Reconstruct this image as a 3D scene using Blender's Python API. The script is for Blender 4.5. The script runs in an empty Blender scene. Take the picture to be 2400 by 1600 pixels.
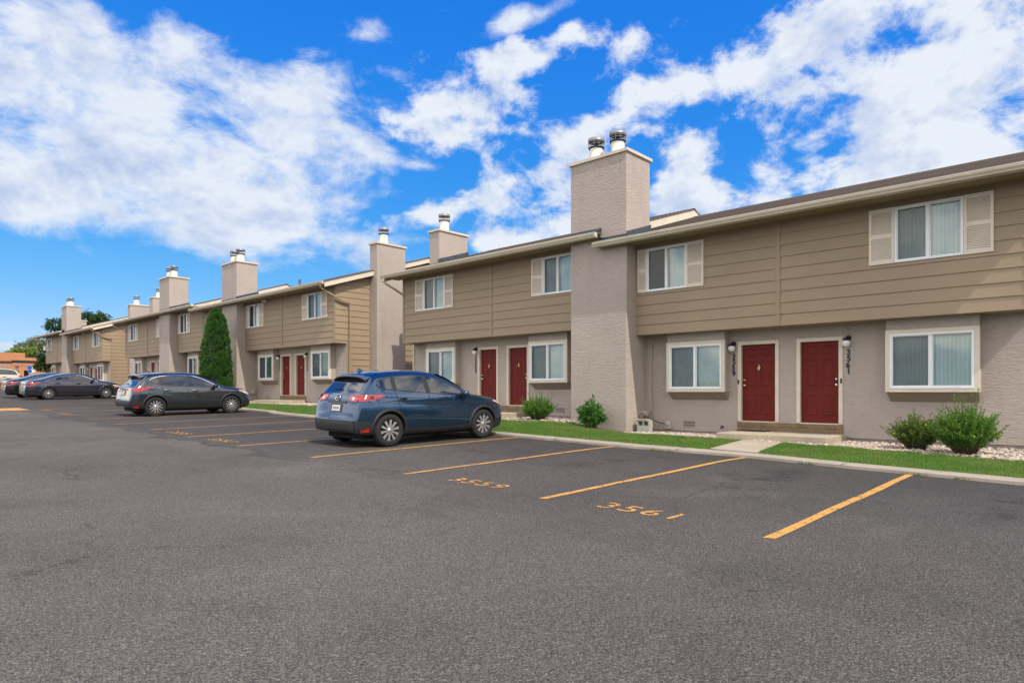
import bpy, bmesh, math, random
import numpy as np
from mathutils import Vector, Matrix
random.seed(7); rng = np.random.default_rng(11)
R = math.radians
scene = bpy.context.scene
COL = scene.collection
H = 1.5            # eye height above the asphalt under the camera

# ------------------------------------------------------------------ helpers
class MB:
    """collects vertices and faces, then links them as ONE mesh object"""
    def __init__(s): s.v=[]; s.f=[]; s.m=[]; s.sm=[]
    def add(s, verts, faces, mat=0, smooth=False):
        o=len(s.v); s.v.extend([tuple(p) for p in verts])
        for f in faces: s.f.append(tuple(o+i for i in f)); s.m.append(mat); s.sm.append(smooth)
    def quad(s,a,b,c,d,mat=0): s.add([a,b,c,d],[(0,1,2,3)],mat)
    def box(s,x0,x1,y0,y1,z0,z1,mat=0):
        if x1<x0:x0,x1=x1,x0
        if y1<y0:y0,y1=y1,y0
        if z1<z0:z0,z1=z1,z0
        s.add([(x0,y0,z0),(x1,y0,z0),(x1,y1,z0),(x0,y1,z0),(x0,y0,z1),(x1,y0,z1),(x1,y1,z1),(x0,y1,z1)],
              [(0,3,2,1),(4,5,6,7),(0,1,5,4),(1,2,6,5),(2,3,7,6),(3,0,4,7)],mat)
    def prism_x(s,poly,x0,x1,mat=0):   # poly in (y,z)
        n=len(poly)
        s.add([(x0,y,z) for y,z in poly]+[(x1,y,z) for y,z in poly],
              [tuple(range(n))[::-1],tuple(range(n,2*n))]+[(i,(i+1)%n,n+(i+1)%n,n+i) for i in range(n)],mat)
    def prism_y(s,poly,y0,y1,mat=0):   # poly in (x,z)
        n=len(poly)
        s.add([(x,y0,z) for x,z in poly]+[(x,y1,z) for x,z in poly],
              [tuple(range(n)),tuple(range(n,2*n))[::-1]]+[(i,n+i,n+(i+1)%n,(i+1)%n) for i in range(n)],mat)
    def prism_z(s,poly,z0,z1,mat=0):   # poly in (x,y)
        n=len(poly)
        s.add([(x,y,z0) for x,y in poly]+[(x,y,z1) for x,y in poly],
              [tuple(range(n))[::-1],tuple(range(n,2*n))]+[(i,(i+1)%n,n+(i+1)%n,n+i) for i in range(n)],mat)
    def lathe(s,prof,c,axis='z',n=24,mat=0,smooth=True):   # prof (r,h)
        vs=[];fs=[];k=len(prof)
        for i in range(n):
            a=2*math.pi*i/n
            for r,h in prof:
                p=(r*math.cos(a),r*math.sin(a),h)
                if axis=='x': p=(p[2],p[0],p[1])
                if axis=='y': p=(p[0],p[2],p[1])
                vs.append((c[0]+p[0],c[1]+p[1],c[2]+p[2]))
        for i in range(n):
            j=(i+1)%n
            for t in range(k-1): fs.append((i*k+t,j*k+t,j*k+t+1,i*k+t+1))
        s.add(vs,fs,mat,smooth)
    def tube(s,path,r,n=8,mat=0,cap=True):
        P=[Vector(p) for p in path];vs=[];fs=[];k=len(P)
        rr=r if isinstance(r,(list,tuple)) else [r]*k
        up=Vector((0.13,0.27,0.95)).normalized()
        for i in range(k):
            d=(P[min(i+1,k-1)]-P[max(i-1,0)]).normalized()
            u=d.cross(up)
            if u.length<1e-3:u=d.cross(Vector((1,0,0)))
            u.normalize();w=d.cross(u)
            for j in range(n):
                a=2*math.pi*j/n
                vs.append(P[i]+rr[i]*(u*math.cos(a)+w*math.sin(a)))
        for i in range(k-1):
            for j in range(n):
                q=(j+1)%n; fs.append((i*n+j,i*n+q,(i+1)*n+q,(i+1)*n+j))
        if cap: fs.append(tuple(range(n))[::-1]); fs.append(tuple((k-1)*n+j for j in range(n)))
        s.add(vs,fs,mat,True)
    def bar(s,path,w,h,mat=0):
        """rectangular pipe along a path lying in a plane of constant x (w along x)"""
        P=[Vector(p) for p in path];vs=[];fs=[];k=len(P)
        for i in range(k):
            d=(P[min(i+1,k-1)]-P[max(i-1,0)]).normalized()
            u=Vector((1,0,0)); n_=d.cross(u).normalized()
            for a,b in ((-1,-1),(1,-1),(1,1),(-1,1)): vs.append(P[i]+u*a*w/2+n_*b*h/2)
        for i in range(k-1):
            for j in range(4):
                q=(j+1)%4; fs.append((i*4+j,i*4+q,(i+1)*4+q,(i+1)*4+j))
        fs.append((3,2,1,0)); fs.append(tuple((k-1)*4+j for j in range(4)))
        s.add(vs,fs,mat)
    def build(s,name,mats,parent=None,local=False,recalc=True,weld=False):
        if not isinstance(mats,(list,tuple)): mats=[mats]
        o=(0,0,0)
        if parent is not None and not local: o=parent.get('_o',(0,0,0))
        me=bpy.data.meshes.new(name)
        me.from_pydata([(p[0]-o[0],p[1]-o[1],p[2]-o[2]) for p in s.v],[],s.f)
        for m in mats: me.materials.append(m)
        me.polygons.foreach_set('material_index',s.m); me.polygons.foreach_set('use_smooth',s.sm)
        if recalc or weld:
            bm=bmesh.new(); bm.from_mesh(me)
            if weld: bmesh.ops.remove_doubles(bm,verts=bm.verts,dist=1e-4)
            bmesh.ops.recalc_face_normals(bm,faces=bm.faces); bm.to_mesh(me); bm.free()
        me.update()
        ob=bpy.data.objects.new(name,me); COL.objects.link(ob)
        if parent is not None: ob.parent=parent; ob['_o']=o
        return ob

def tag(o,label=None,cat=None,group=None,kind=None):
    if label:o['label']=label
    if cat:o['category']=cat
    if group:o['group']=group
    if kind:o['kind']=kind
    return o
def thing(name,loc,label,cat,group=None,rot=None):
    o=bpy.data.objects.new(name,None); COL.objects.link(o); o.location=loc
    if rot:o.rotation_euler=rot
    o.empty_display_size=.3
    o['_o']=tuple(loc); tag(o,label,cat,group); return o

# ------------------------------------------------------------------ materials
class NT:
    def __init__(s,nt): s.t=nt; s.n=nt.nodes; s.l=nt.links
    def node(s,typ,**kw):
        n=s.n.new(typ)
        for k,v in kw.items(): setattr(n,k,v)
        return n
    def link(s,a,b): s.l.new(a,b)
    def val(s,sock,v):
        if hasattr(v,'is_linked'): s.l.new(v,sock)
        else: sock.default_value=v
    def math(s,op,a,b=0.0,c=None,clamp=False):
        n=s.n.new('ShaderNodeMath'); n.operation=op; n.use_clamp=clamp
        s.val(n.inputs[0],a); s.val(n.inputs[1],b)
        if c is not None: s.val(n.inputs[2],c)
        return n.outputs[0]
    def mix(s,f,a,b,blend='MIX'):
        n=s.n.new('ShaderNodeMix'); n.data_type='RGBA'; n.blend_type=blend
        s.val(n.inputs['Factor'],f)
        for k,v in (('A',a),('B',b)):
            so=[i for i in n.inputs if i.name==k and i.type=='RGBA'][0]
            s.val(so,v if hasattr(v,'is_linked') else (*v[:3],1))
        return [o for o in n.outputs if o.type=='RGBA'][0]
    def noise(s,vec,scale,detail=3,rough=.55,dist=0.0,out='Fac'):
        n=s.n.new('ShaderNodeTexNoise'); n.inputs['Scale'].default_value=scale; n.inputs['Detail'].default_value=detail
        n.inputs['Roughness'].default_value=rough; n.inputs['Distortion'].default_value=dist
        if vec is not None: s.l.new(vec,n.inputs['Vector'])
        return n.outputs[out] if out!='Fac' else n.outputs[0]
    def ramp(s,f,stops,interp='LINEAR'):
        n=s.n.new('ShaderNodeValToRGB'); cr=n.color_ramp; cr.interpolation=interp
        while len(cr.elements)<len(stops): cr.elements.new(.5)
        for e,(p,c) in zip(cr.elements,stops):
            e.position=p; e.color=(c,c,c,1) if not isinstance(c,(tuple,list)) else (*c[:3],1)
        s.val(n.inputs[0],f); return n.outputs[0]
    def smooth(s,x,a,b):
        n=s.n.new('ShaderNodeMapRange'); n.interpolation_type='SMOOTHSTEP'
        s.val(n.inputs[0],x); n.inputs[1].default_value=a; n.inputs[2].default_value=b
        return n.outputs[0]
    def scalevec(s,vec,sc):
        n=s.n.new('ShaderNodeMapping'); s.l.new(vec,n.inputs[0]); n.inputs['Scale'].default_value=sc
        return n.outputs[0]

def newmat(name):
    m=bpy.data.materials.new(name); m.use_nodes=True
    nt=NT(m.node_tree); b=m.node_tree.nodes['Principled BSDF']
    return m,nt,b
def pos(nt):
    g=nt.node('ShaderNodeNewGeometry'); return g.outputs['Position']
def objc(nt):
    g=nt.node('ShaderNodeTexCoord'); return g.outputs['Object']
def bump(nt,b,height,strength=.3,dist=.02):
    n=nt.node('ShaderNodeBump'); n.inputs['Strength'].default_value=strength; n.inputs['Distance'].default_value=dist
    nt.link(height,n.inputs['Height']); nt.link(n.outputs[0],b.inputs['Normal'])
def simple(name,col,rough=.6,var=.12,scale=6,bmp=0,bscale=60,metal=0,spec=.5,coat=0,detail=4):
    m,nt,b=newmat(name)
    p=objc(nt)
    f=nt.noise(p,scale,detail)
    c1=tuple(max(0,c*(1-var)) for c in col); c2=tuple(min(1,c*(1+var)) for c in col)
    nt.link(nt.mix(nt.ramp(f,[(.3,0),(.7,1)]),c1,c2),b.inputs['Base Color'])
    b.inputs['Roughness'].default_value=rough; b.inputs['Metallic'].default_value=metal
    b.inputs['Specular IOR Level'].default_value=spec; b.inputs['Coat Weight'].default_value=coat
    b.inputs['Coat Roughness'].default_value=.04
    if bmp: bump(nt,b,nt.noise(p,bscale,3),bmp,.01)
    return m
def srgb(r,g,b):
    f=lambda c:(c/255/12.92 if c/255<=.04045 else ((c/255+.055)/1.055)**2.4)
    return (f(r),f(g),f(b))

M={}
def mat_stucco():
    m,nt,b=newmat('stucco'); p=pos(nt)
    v=nt.scalevec(p,(2.2,2.2,7.5)); n1=nt.noise(v,2.5,5,.60,1.3)
    n2=nt.noise(p,60,2); n3=nt.noise(p,.7,4,.6); n4=nt.noise(nt.scalevec(p,(1.5,1.5,.25)),1.6,4,.65)
    c=nt.mix(nt.ramp(n3,[(.3,0),(.7,1)]),(.415,.352,.308),(.465,.397,.348))
    c=nt.mix(nt.math('MULTIPLY',nt.ramp(n4,[(.52,0),(.75,1)]),.22),c,(.26,.215,.19))
    c=nt.mix(nt.math('MULTIPLY',nt.ramp(n1,[(.34,1),(.5,0)]),.22),c,(.29,.242,.21))
    nt.link(c,b.inputs['Base Color']); b.inputs['Roughness'].default_value=.92; b.inputs['Specular IOR Level'].default_value=.15
    h=nt.math('ADD',n1,nt.math('MULTIPLY',n2,.25))
    bump(nt,b,h,.65,.035); return m
def mat_siding(name,col):
    m,nt,b=newmat(name); p=pos(nt)
    g=nt.noise(nt.scalevec(p,(1.5,1.5,38)),3,4,.6); n3=nt.noise(p,.5,4)
    n5=nt.noise(nt.scalevec(p,(.6,.6,3.4)),1,2)
    c=nt.mix(nt.ramp(n3,[(.3,0),(.7,1)]),tuple(x*.93 for x in col),tuple(x*1.07 for x in col))
    c=nt.mix(nt.math('MULTIPLY',nt.ramp(n5,[(.4,0),(.65,1)]),.25),c,tuple(x*.86 for x in col))
    c=nt.mix(nt.math('MULTIPLY',nt.ramp(g,[(.35,1),(.5,0)]),.18),c,tuple(x*.7 for x in col))
    nt.link(c,b.inputs['Base Color']); b.inputs['Roughness'].default_value=.62; b.inputs['Specular IOR Level'].default_value=.3
    bump(nt,b,g,.12,.01); return m
def mat_shingle():
    m,nt,b=newmat('roof_shingles'); p=objc(nt)
    br=nt.node('ShaderNodeTexBrick'); v=nt.scalevec(p,(1,1,1)); nt.link(v,br.inputs['Vector'])
    br.inputs['Scale'].default_value=3.2; br.inputs['Mortar Size'].default_value=.02; br.inputs['Brick Width'].default_value=.9; br.inputs['Row Height'].default_value=.42
    br.inputs['Color1'].default_value=(.115,.095,.085,1); br.inputs['Color2'].default_value=(.20,.168,.15,1); br.inputs['Mortar'].default_value=(.045,.04,.038,1)
    n=nt.noise(p,26,3); n2=nt.noise(nt.scalevec(p,(1,5,5)),1.7,4)
    c=nt.mix(.5,br.outputs[0],nt.mix(n,(.07,.058,.052),(.25,.21,.19)))
    c=nt.mix(nt.ramp(n2,[(.35,0),(.7,.5)]),c,(.17,.14,.12))
    nt.link(c,b.inputs['Base Color']); b.inputs['Roughness'].default_value=.95; b.inputs['Specular IOR Level'].default_value=.1
    bump(nt,b,nt.math('ADD',br.outputs['Fac'],nt.math('MULTIPLY',n,-.6)),.6,.02); return m
def mat_asphalt():
    m,nt,b=newmat('asphalt'); p=pos(nt)
    sx=nt.node('ShaderNodeSeparateXYZ'); nt.link(p,sx.inputs[0])
    fine=nt.noise(p,95,3,.7); mid=nt.noise(p,48,3,.65); big=nt.noise(p,.22,5,.6); big2=nt.noise(p,.75,4,.6)
    vo=nt.node('ShaderNodeTexVoronoi'); vo.inputs['Scale'].default_value=150; nt.link(p,vo.inputs['Vector'])
    vo2=nt.node('ShaderNodeTexVoronoi'); vo2.inputs['Scale'].default_value=34; nt.link(p,vo2.inputs['Vector'])
    # the stalls were resealed: darker, bluer; the lane is older and browner
    edge=nt.math('ADD',sx.outputs[1],nt.math('MULTIPLY',nt.math('SUBTRACT',big2,.5),1.6))
    edge=nt.math('ADD',edge,nt.math('MULTIPLY',nt.smooth(sx.outputs[0],-9,0),1.4))
    st=nt.smooth(edge,5.75,6.25)
    lane=nt.mix(nt.ramp(big,[(.3,0),(.7,1)]),(.116,.101,.086),(.170,.149,.128))
    stall=nt.mix(nt.ramp(big,[(.3,0),(.7,1)]),(.104,.093,.080),(.139,.124,.106))
    far=nt.smooth(sx.outputs[0],-8,-14); stall=nt.mix(nt.math('MULTIPLY',far,.5),stall,(.068,.062,.059))
    rt=nt.smooth(sx.outputs[0],-7,2)
    lane=nt.mix(nt.math('MULTIPLY',rt,.55),lane,(.128,.112,.094))
    c=nt.mix(st,lane,stall)
    # seam where the resealed bays meet the lane, worn patches, drips, hairline cracks
    seam=nt.math('MULTIPLY',nt.math('MULTIPLY',nt.smooth(edge,5.7,5.86),nt.smooth(edge,6.05,5.86)),nt.math('ADD',.15,nt.math('MULTIPLY',far,.5)))
    c=nt.mix(seam,c,(.04,.038,.038))
    c=nt.mix(nt.math('MULTIPLY',nt.ramp(big2,[(.54,0),(.72,1)]),.42),c,(.062,.058,.056))
    c=nt.mix(nt.math('MULTIPLY',nt.ramp(nt.noise(p,.42,5,.62,.6),[(.56,0),(.74,1)]),.45),c,(.21,.183,.16))
    fr_=nt.math('FRACT',nt.math('DIVIDE',nt.math('ADD',sx.outputs[0],2.41),2.765))
    drip=nt.math('MULTIPLY',nt.math('MULTIPLY',nt.smooth(nt.math('ABSOLUTE',nt.math('SUBTRACT',fr_,.5)),.2,.02),nt.math('MULTIPLY',nt.smooth(sx.outputs[1],7.6,9.0),nt.smooth(sx.outputs[1],11.4,10.2))),nt.ramp(nt.noise(p,2.2,4,.7),[(.48,0),(.66,1)]))
    c=nt.mix(nt.math('MULTIPLY',drip,.7),c,(.035,.033,.033))
    vc=nt.node('ShaderNodeTexVoronoi'); vc.feature='DISTANCE_TO_EDGE'; vc.inputs['Scale'].default_value=.23
    wv=nt.node('ShaderNodeVectorMath'); wv.operation='ADD'; nt.link(p,wv.inputs[0]); nz=nt.noise(p,1.1,5,.65,out='Color'); sc_=nt.node('ShaderNodeVectorMath'); sc_.operation='SCALE'; nt.link(nz,sc_.inputs[0]); sc_.inputs['Scale'].default_value=1.3; nt.link(sc_.outputs[0],wv.inputs[1]); nt.link(wv.outputs[0],vc.inputs['Vector'])
    crk=nt.math('MULTIPLY',nt.smooth(vc.outputs['Distance'],.0065,.002),nt.ramp(nt.noise(p,.3,3),[(.5,0),(.6,1)]))
    c=nt.mix(nt.math('MULTIPLY',crk,.55),c,(.035,.033,.032))
    # aggregate
    agg=nt.ramp(vo.outputs['Color'],[(.0,.18),(.38,.76),(.75,1.3),(1,2.9)])
    c=nt.mix(.85,c,agg,'MULTIPLY')
    g2=nt.ramp(mid,[(.3,.58),(.5,1.0),(.7,1.5)]); c=nt.mix(.8,c,g2,'MULTIPLY')
    c=nt.mix(nt.math('MULTIPLY',nt.ramp(fine,[(.36,1),(.5,0)]),.72),c,(.022,.021,.021))
    c=nt.mix(nt.math('MULTIPLY',nt.ramp(fine,[(.6,0),(.74,1)]),.5),c,(.25,.235,.22))
    c=nt.mix(nt.math('MULTIPLY',nt.ramp(nt.noise(p,7,2),[(.72,0),(.77,1)]),.55),c,(.03,.03,.03))
    nt.link(c,b.inputs['Base Color']); b.inputs['Roughness'].default_value=.9; b.inputs['Specular IOR Level'].default_value=.22
    h=nt.math('ADD',nt.math('MULTIPLY',fine,.7),nt.math('ADD',nt.math('MULTIPLY',mid,.8),nt.math('MULTIPLY',vo2.outputs['Distance'],-.7)))
    bump(nt,b,h,1.0,.018); return m
def mat_paint(name,wear):
    m,nt,b=newmat(name); p=pos(nt)
    n=nt.noise(p,28,4,.7); n2=nt.noise(p,5,4,.6); fine=nt.noise(p,95,3,.7)
    c=nt.mix(n2,(.57,.275,.05),(.70,.37,.085))
    w=nt.math('ADD',nt.math('MULTIPLY',n,.7),nt.math('MULTIPLY',n2,.3))
    c=nt.mix(nt.ramp(w,[(wear,1),(wear+.05,0)]),c,(.065,.06,.058))
    c=nt.mix(nt.math('MULTIPLY',nt.ramp(fine,[(.36,1),(.44,0)]),.5),c,(.3,.17,.05))
    nt.link(c,b.inputs['Base Color']); b.inputs['Roughness'].default_value=.75
    bump(nt,b,fine,.5,.008); return m
def mat_concrete(name,col,sc=1):
    m,nt,b=newmat(name); p=pos(nt)
    n=nt.noise(p,2.2*sc,5,.65); f=nt.noise(p,70,3,.6); s=nt.noise(p,9,4)
    c=nt.mix(nt.ramp(n,[(.3,0),(.7,1)]),tuple(x*.84 for x in col),tuple(min(1,x*1.1) for x in col))
    c=nt.mix(nt.math('MULTIPLY',nt.ramp(s,[(.62,0),(.72,1)]),.3),c,tuple(x*.6 for x in col))
    c=nt.mix(nt.math('MULTIPLY',nt.ramp(f,[(.3,1),(.45,0)]),.25),c,tuple(x*.6 for x in col))
    nt.link(c,b.inputs['Base Color']); b.inputs['Roughness'].default_value=.9; b.inputs['Specular IOR Level'].default_value=.2
    bump(nt,b,f,.3,.006); return m
def mat_leaf(name,c1,c2,trans=.35,scale=2.5):
    m,nt,b=newmat(name)
    g=nt.node('ShaderNodeNewGeometry')
    p=objc(nt); n=nt.noise(p,scale,3)
    r=g.outputs['Random Per Island']
    f=nt.math('ADD',nt.math('MULTIPLY',r,.6),nt.math('MULTIPLY',n,.4))
    c=nt.mix(f,c1,c2); nt.link(c,b.inputs['Base Color'])
    b.inputs['Roughness'].default_value=.6; b.inputs['Specular IOR Level'].default_value=.25
    tr=nt.node('ShaderNodeBsdfTranslucent'); nt.link(nt.mix(.5,c,tuple(x*1.5 for x in c2)),tr.inputs[0])
    mx=nt.node('ShaderNodeMixShader'); mx.inputs[0].default_value=trans
    nt.link(b.outputs[0],mx.inputs[1]); nt.link(tr.outputs[0],mx.inputs[2])
    nt.link(mx.outputs[0],m.node_tree.nodes['Material Output'].inputs[0]); return m
def mat_pane(name,tint,gloss=.1):
    """thin window glass: clear, slightly tinted, reflecting"""
    m,nt,b=newmat(name); m.node_tree.nodes.remove(b)
    t=nt.node('ShaderNodeBsdfTransparent'); t.inputs[0].default_value=(*tint,1)
    g=nt.node('ShaderNodeBsdfGlossy'); g.inputs['Roughness'].default_value=.015; g.inputs[0].default_value=(.95,1,1,1)
    fr=nt.node('ShaderNodeFresnel'); fr.inputs[0].default_value=1.5
    p=pos(nt)
    w=nt.noise(p,1.3,2); bp=nt.node('ShaderNodeBump'); bp.inputs['Strength'].default_value=.05; bp.inputs['Distance'].default_value=.02
    nt.link(w,bp.inputs['Height']); nt.link(bp.outputs[0],g.inputs['Normal'])
    f=nt.math('ADD',nt.math('MULTIPLY',fr.outputs[0],1.0),gloss)
    mx=nt.node('ShaderNodeMixShader'); nt.link(f,mx.inputs[0]); nt.link(t.outputs[0],mx.inputs[1]); nt.link(g.outputs[0],mx.inputs[2])
    nt.link(mx.outputs[0],m.node_tree.nodes['Material Output'].inputs[0]); return m
def mat_screen():
    m,nt,b=newmat('insect_screen'); m.node_tree.nodes.remove(b)
    t=nt.node('ShaderNodeBsdfTransparent'); d=nt.node('ShaderNodeBsdfDiffuse'); d.inputs[0].default_value=(.12,.13,.135,1)
    n=nt.noise(pos(nt),3,2); f=nt.math('ADD',.36,nt.math('MULTIPLY',n,.08))
    mx=nt.node('ShaderNodeMixShader'); nt.link(f,mx.inputs[0]); nt.link(t.outputs[0],mx.inputs[1]); nt.link(d.outputs[0],mx.inputs[2])
    nt.link(mx.outputs[0],m.node_tree.nodes['Material Output'].inputs[0]); return m
def mat_carpaint(name,col,metal=.55,rough=.3,flake=.25):
    m,nt,b=newmat(name); p=objc(nt)
    n=nt.noise(p,380,2); d=nt.noise(p,1.4,3)
    c=nt.mix(nt.math('MULTIPLY',n,flake),col,tuple(min(1,x*1.8+.01) for x in col))
    nt.link(c,b.inputs['Base Color']); b.inputs['Metallic'].default_value=metal
    nt.link(nt.math('ADD',rough-.04,nt.math('MULTIPLY',d,.09)),b.inputs['Roughness'])
    b.inputs['Coat Weight'].default_value=1; b.inputs['Coat Roughness'].default_value=.03; return m
def mat_brick():
    m,nt,b=newmat('orange_brick'); p=pos(nt)
    sx=nt.node('ShaderNodeSeparateXYZ'); nt.link(p,sx.inputs[0]); cx=nt.node('ShaderNodeCombineXYZ')
    nt.link(nt.math('ADD',sx.outputs[0],sx.outputs[1]),cx.inputs[0]); nt.link(sx.outputs[2],cx.inputs[1])
    br=nt.node('ShaderNodeTexBrick'); nt.link(cx.outputs[0],br.inputs['Vector']); br.inputs['Scale'].default_value=3
    br.inputs['Color1'].default_value=(.42,.165,.075,1); br.inputs['Color2'].default_value=(.52,.23,.11,1); br.inputs['Mortar'].default_value=(.45,.26,.16,1)
    br.inputs['Mortar Size'].default_value=.012
    n=nt.noise(p,.9,4); c=nt.mix(nt.ramp(n,[(.4,0),(.8,.5)]),br.outputs[0],(.6,.3,.16))
    nt.link(c,b.inputs['Base Color']); b.inputs['Roughness'].default_value=.9; return m

M['stucco']=mat_stucco()
M['siding']=mat_siding('brown_siding',(.338,.254,.168))
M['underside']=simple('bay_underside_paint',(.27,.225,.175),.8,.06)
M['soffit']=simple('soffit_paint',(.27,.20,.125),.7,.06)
M['cream']=simple('cream_trim',(.66,.575,.455),.55,.07,3,.1,80)
M['shutter']=simple('cream_shutter',(.70,.615,.50),.5,.05,3)
M['gutter']=simple('cream_gutter',(.60,.525,.405),.4,.07,2)
M['shingle']=mat_shingle()
M['flash']=simple('dark_flashing',(.045,.055,.07),.4,.3,4)
M['vinyl']=simple('white_vinyl',(.80,.81,.81),.35,.04,2)
M['pane']=mat_pane('window_glass',(.88,.96,.94),.04)
M['screen']=mat_screen()
M['blind']=simple('vertical_blind',(.84,.90,.86),.55,.06,3)
M['drape']=simple('green_curtain',(.22,.36,.26),.7,.15,5)
M['room']=simple('dark_room',(.03,.035,.035),.9,.2,2)
M['red']=simple('red_door_paint',(.135,.011,.008),.55,.10,4,.05,40,spec=.25)
M['brass']=simple('brass',(.72,.55,.25),.28,.1,8,metal=1)
M['chrome']=simple('chrome',(.75,.76,.78),.18,.05,8,metal=1)
M['blackmetal']=simple('black_metal',(.012,.012,.013),.45,.2,8)
M['globe']=simple('opal_glass',(.78,.78,.74),.25,.05,4,coat=.4)
M['step']=mat_concrete('porch_concrete',(.44,.375,.275))
M['kerb']=mat_concrete('kerb_concrete',(.375,.322,.255))
M['walk']=mat_concrete('walk_concrete',(.43,.365,.28))
M['block']=mat_concrete('block_concrete',(.40,.40,.345),2)
M['found']=mat_concrete('foundation_concrete',(.34,.295,.265))
M['wood']=simple('brown_kickboard',(.22,.145,.075),.7,.25,6)
M['ply']=simple('plywood',(.55,.42,.24),.7,.2,8)
M['flue']=simple('cream_flue',(.72,.69,.57),.45,.08,5)
M['mesh']=simple('steel_mesh',(.27,.27,.27),.45,.2,40,metal=.3)
M['mat_black']=simple('black_mat',(.018,.014,.012),.95,.3,30)
M['mat_grey']=simple('grey_mat',(.17,.17,.165),.95,.3,30)
M['asphalt']=mat_asphalt()
M['yellow']=mat_paint('yellow_line_paint',.415)
M['stencil']=mat_paint('worn_yellow_paint',.425)
M['num']=simple('black_number',(.010,.010,.011),.4,.2,8)
M['box']=simple('beige_plastic',(.50,.43,.36),.55,.06,4)
# ------------------------------------------------------------------ terrain
def asph(x,y): return -.02*x+.016*y           # the lot climbs gently to the left and to the houses
def lerpts(x,pts):
    if x<=pts[0][0]: return pts[0][1]
    for (a,va),(b,vb) in zip(pts,pts[1:]):
        if x<=b:
            t=(x-a)/(b-a); return va+(vb-va)*t
    return pts[-1][1]
BASE=[(-130,1.9),(-90,1.55),(-60,1.2),(-43,1.14),(-40,.88),(-26,.88),(-22.5,.60),(-12.8,.60),(-10.4,.30),(0,.25),(30,.0)]
KERB=[(-130,14.5),(-60,13.6),(-46,13.0),(-26.2,12.28),(-24.6,12.28),(-23.4,11.9),(-10.9,11.62),(-7.4,11.56),(-5.2,11.74),(-3.3,11.52),(-1,11.44),(3,11.4),(30,11.4)]
KW=.40; KH=.055
def kerb_y(x): return lerpts(x,KERB)
def base_z(x): return lerpts(x,BASE)
def sstep(t): t=max(0,min(1,t)); return t*t*(3-2*t)
def yard(x,y):
    yb=kerb_y(x)+KW; z0=asph(x,yb)+KH-.01
    t=(y-yb)/(16.0-yb); t=max(0,min(1,t))
    return z0+(base_z(x)-z0)*t

def grid_sheet(name,xs,ys,fz,mat,kind='structure',smooth=True):
    mb=MB(); nx=len(xs); vs=[]
    for y in ys:
        for x in xs:
            yy=y(x) if callable(y) else y
            vs.append((x,yy,fz(x,yy)))
    fs=[(j*nx+i,j*nx+i+1,(j+1)*nx+i+1,(j+1)*nx+i) for j in range(len(ys)-1) for i in range(nx-1)]
    mb.add(vs,fs,0,smooth); o=mb.build(name,mat,recalc=False); o['kind']=kind; return o
def lot_z(x,y):
    z=-.02*max(-130,min(x,30))+.016*max(-30,min(y,kerb_y(x)+.15))
    return z-(.9 if y>kerb_y(x)+.2 else 0)
lot=grid_sheet('parking_lot',sorted(set([-900,-300,-130,-80,-60,-46,-26.2,-24.6,-23.4,-10.9,-7.4,-5.2,-3.3,-1,3,30,100,400])),
               [-400,-100,-30,0,6,lambda x:kerb_y(x)+.15,lambda x:kerb_y(x)+.25,60,400],lot_z,M['asphalt'])
xs=[x for x in np.arange(-129,16,.5)]
M['soil']=simple('yard_soil',(.10,.085,.06),.95,.35,4,.3,30)
kerbmb=MB()
for a,b_ in zip(xs,xs[1:]):
    P=[]
    for x in (a,b_):
        k=kerb_y(x); zz=asph(x,k)
        P.append([(x,k,zz-.05),(x,k+.006,zz+KH-.008),(x,k+.02,zz+KH),(x,k+KW,asph(x,k+KW)+KH),(x,k+KW,asph(x,k+KW)-.1)])
    for i in range(4): kerbmb.add([P[0][i],P[1][i],P[1][i+1],P[0][i+1]],[(0,1,2,3)],0,True)
for jx in np.arange(-40,6,3.05):      # control joints in the kerb
    k=kerb_y(jx); kerbmb.box(jx-.006,jx+.006,k-.002,k+KW+.001,asph(jx,k+.2)+KH-.006,asph(jx,k+.2)+KH+.003,1)
M['joint']=simple('dark_joint',(.09,.08,.07),.9,.2,8)
o=kerbmb.build('kerb_strip',[M['kerb'],M['joint']]); o['kind']='structure'
yardxs=[x for x in np.arange(-129,16,1.0)]
grid_sheet('yard_ground',yardxs,[(lambda t:(lambda x:kerb_y(x)+KW-.01+(22.2-kerb_y(x)-KW)*t))(t) for t in (0,.1,.2,.3,.42,.6,.8,1)],
           lambda x,y:yard(x,y)-.012,M['soil'])

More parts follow.
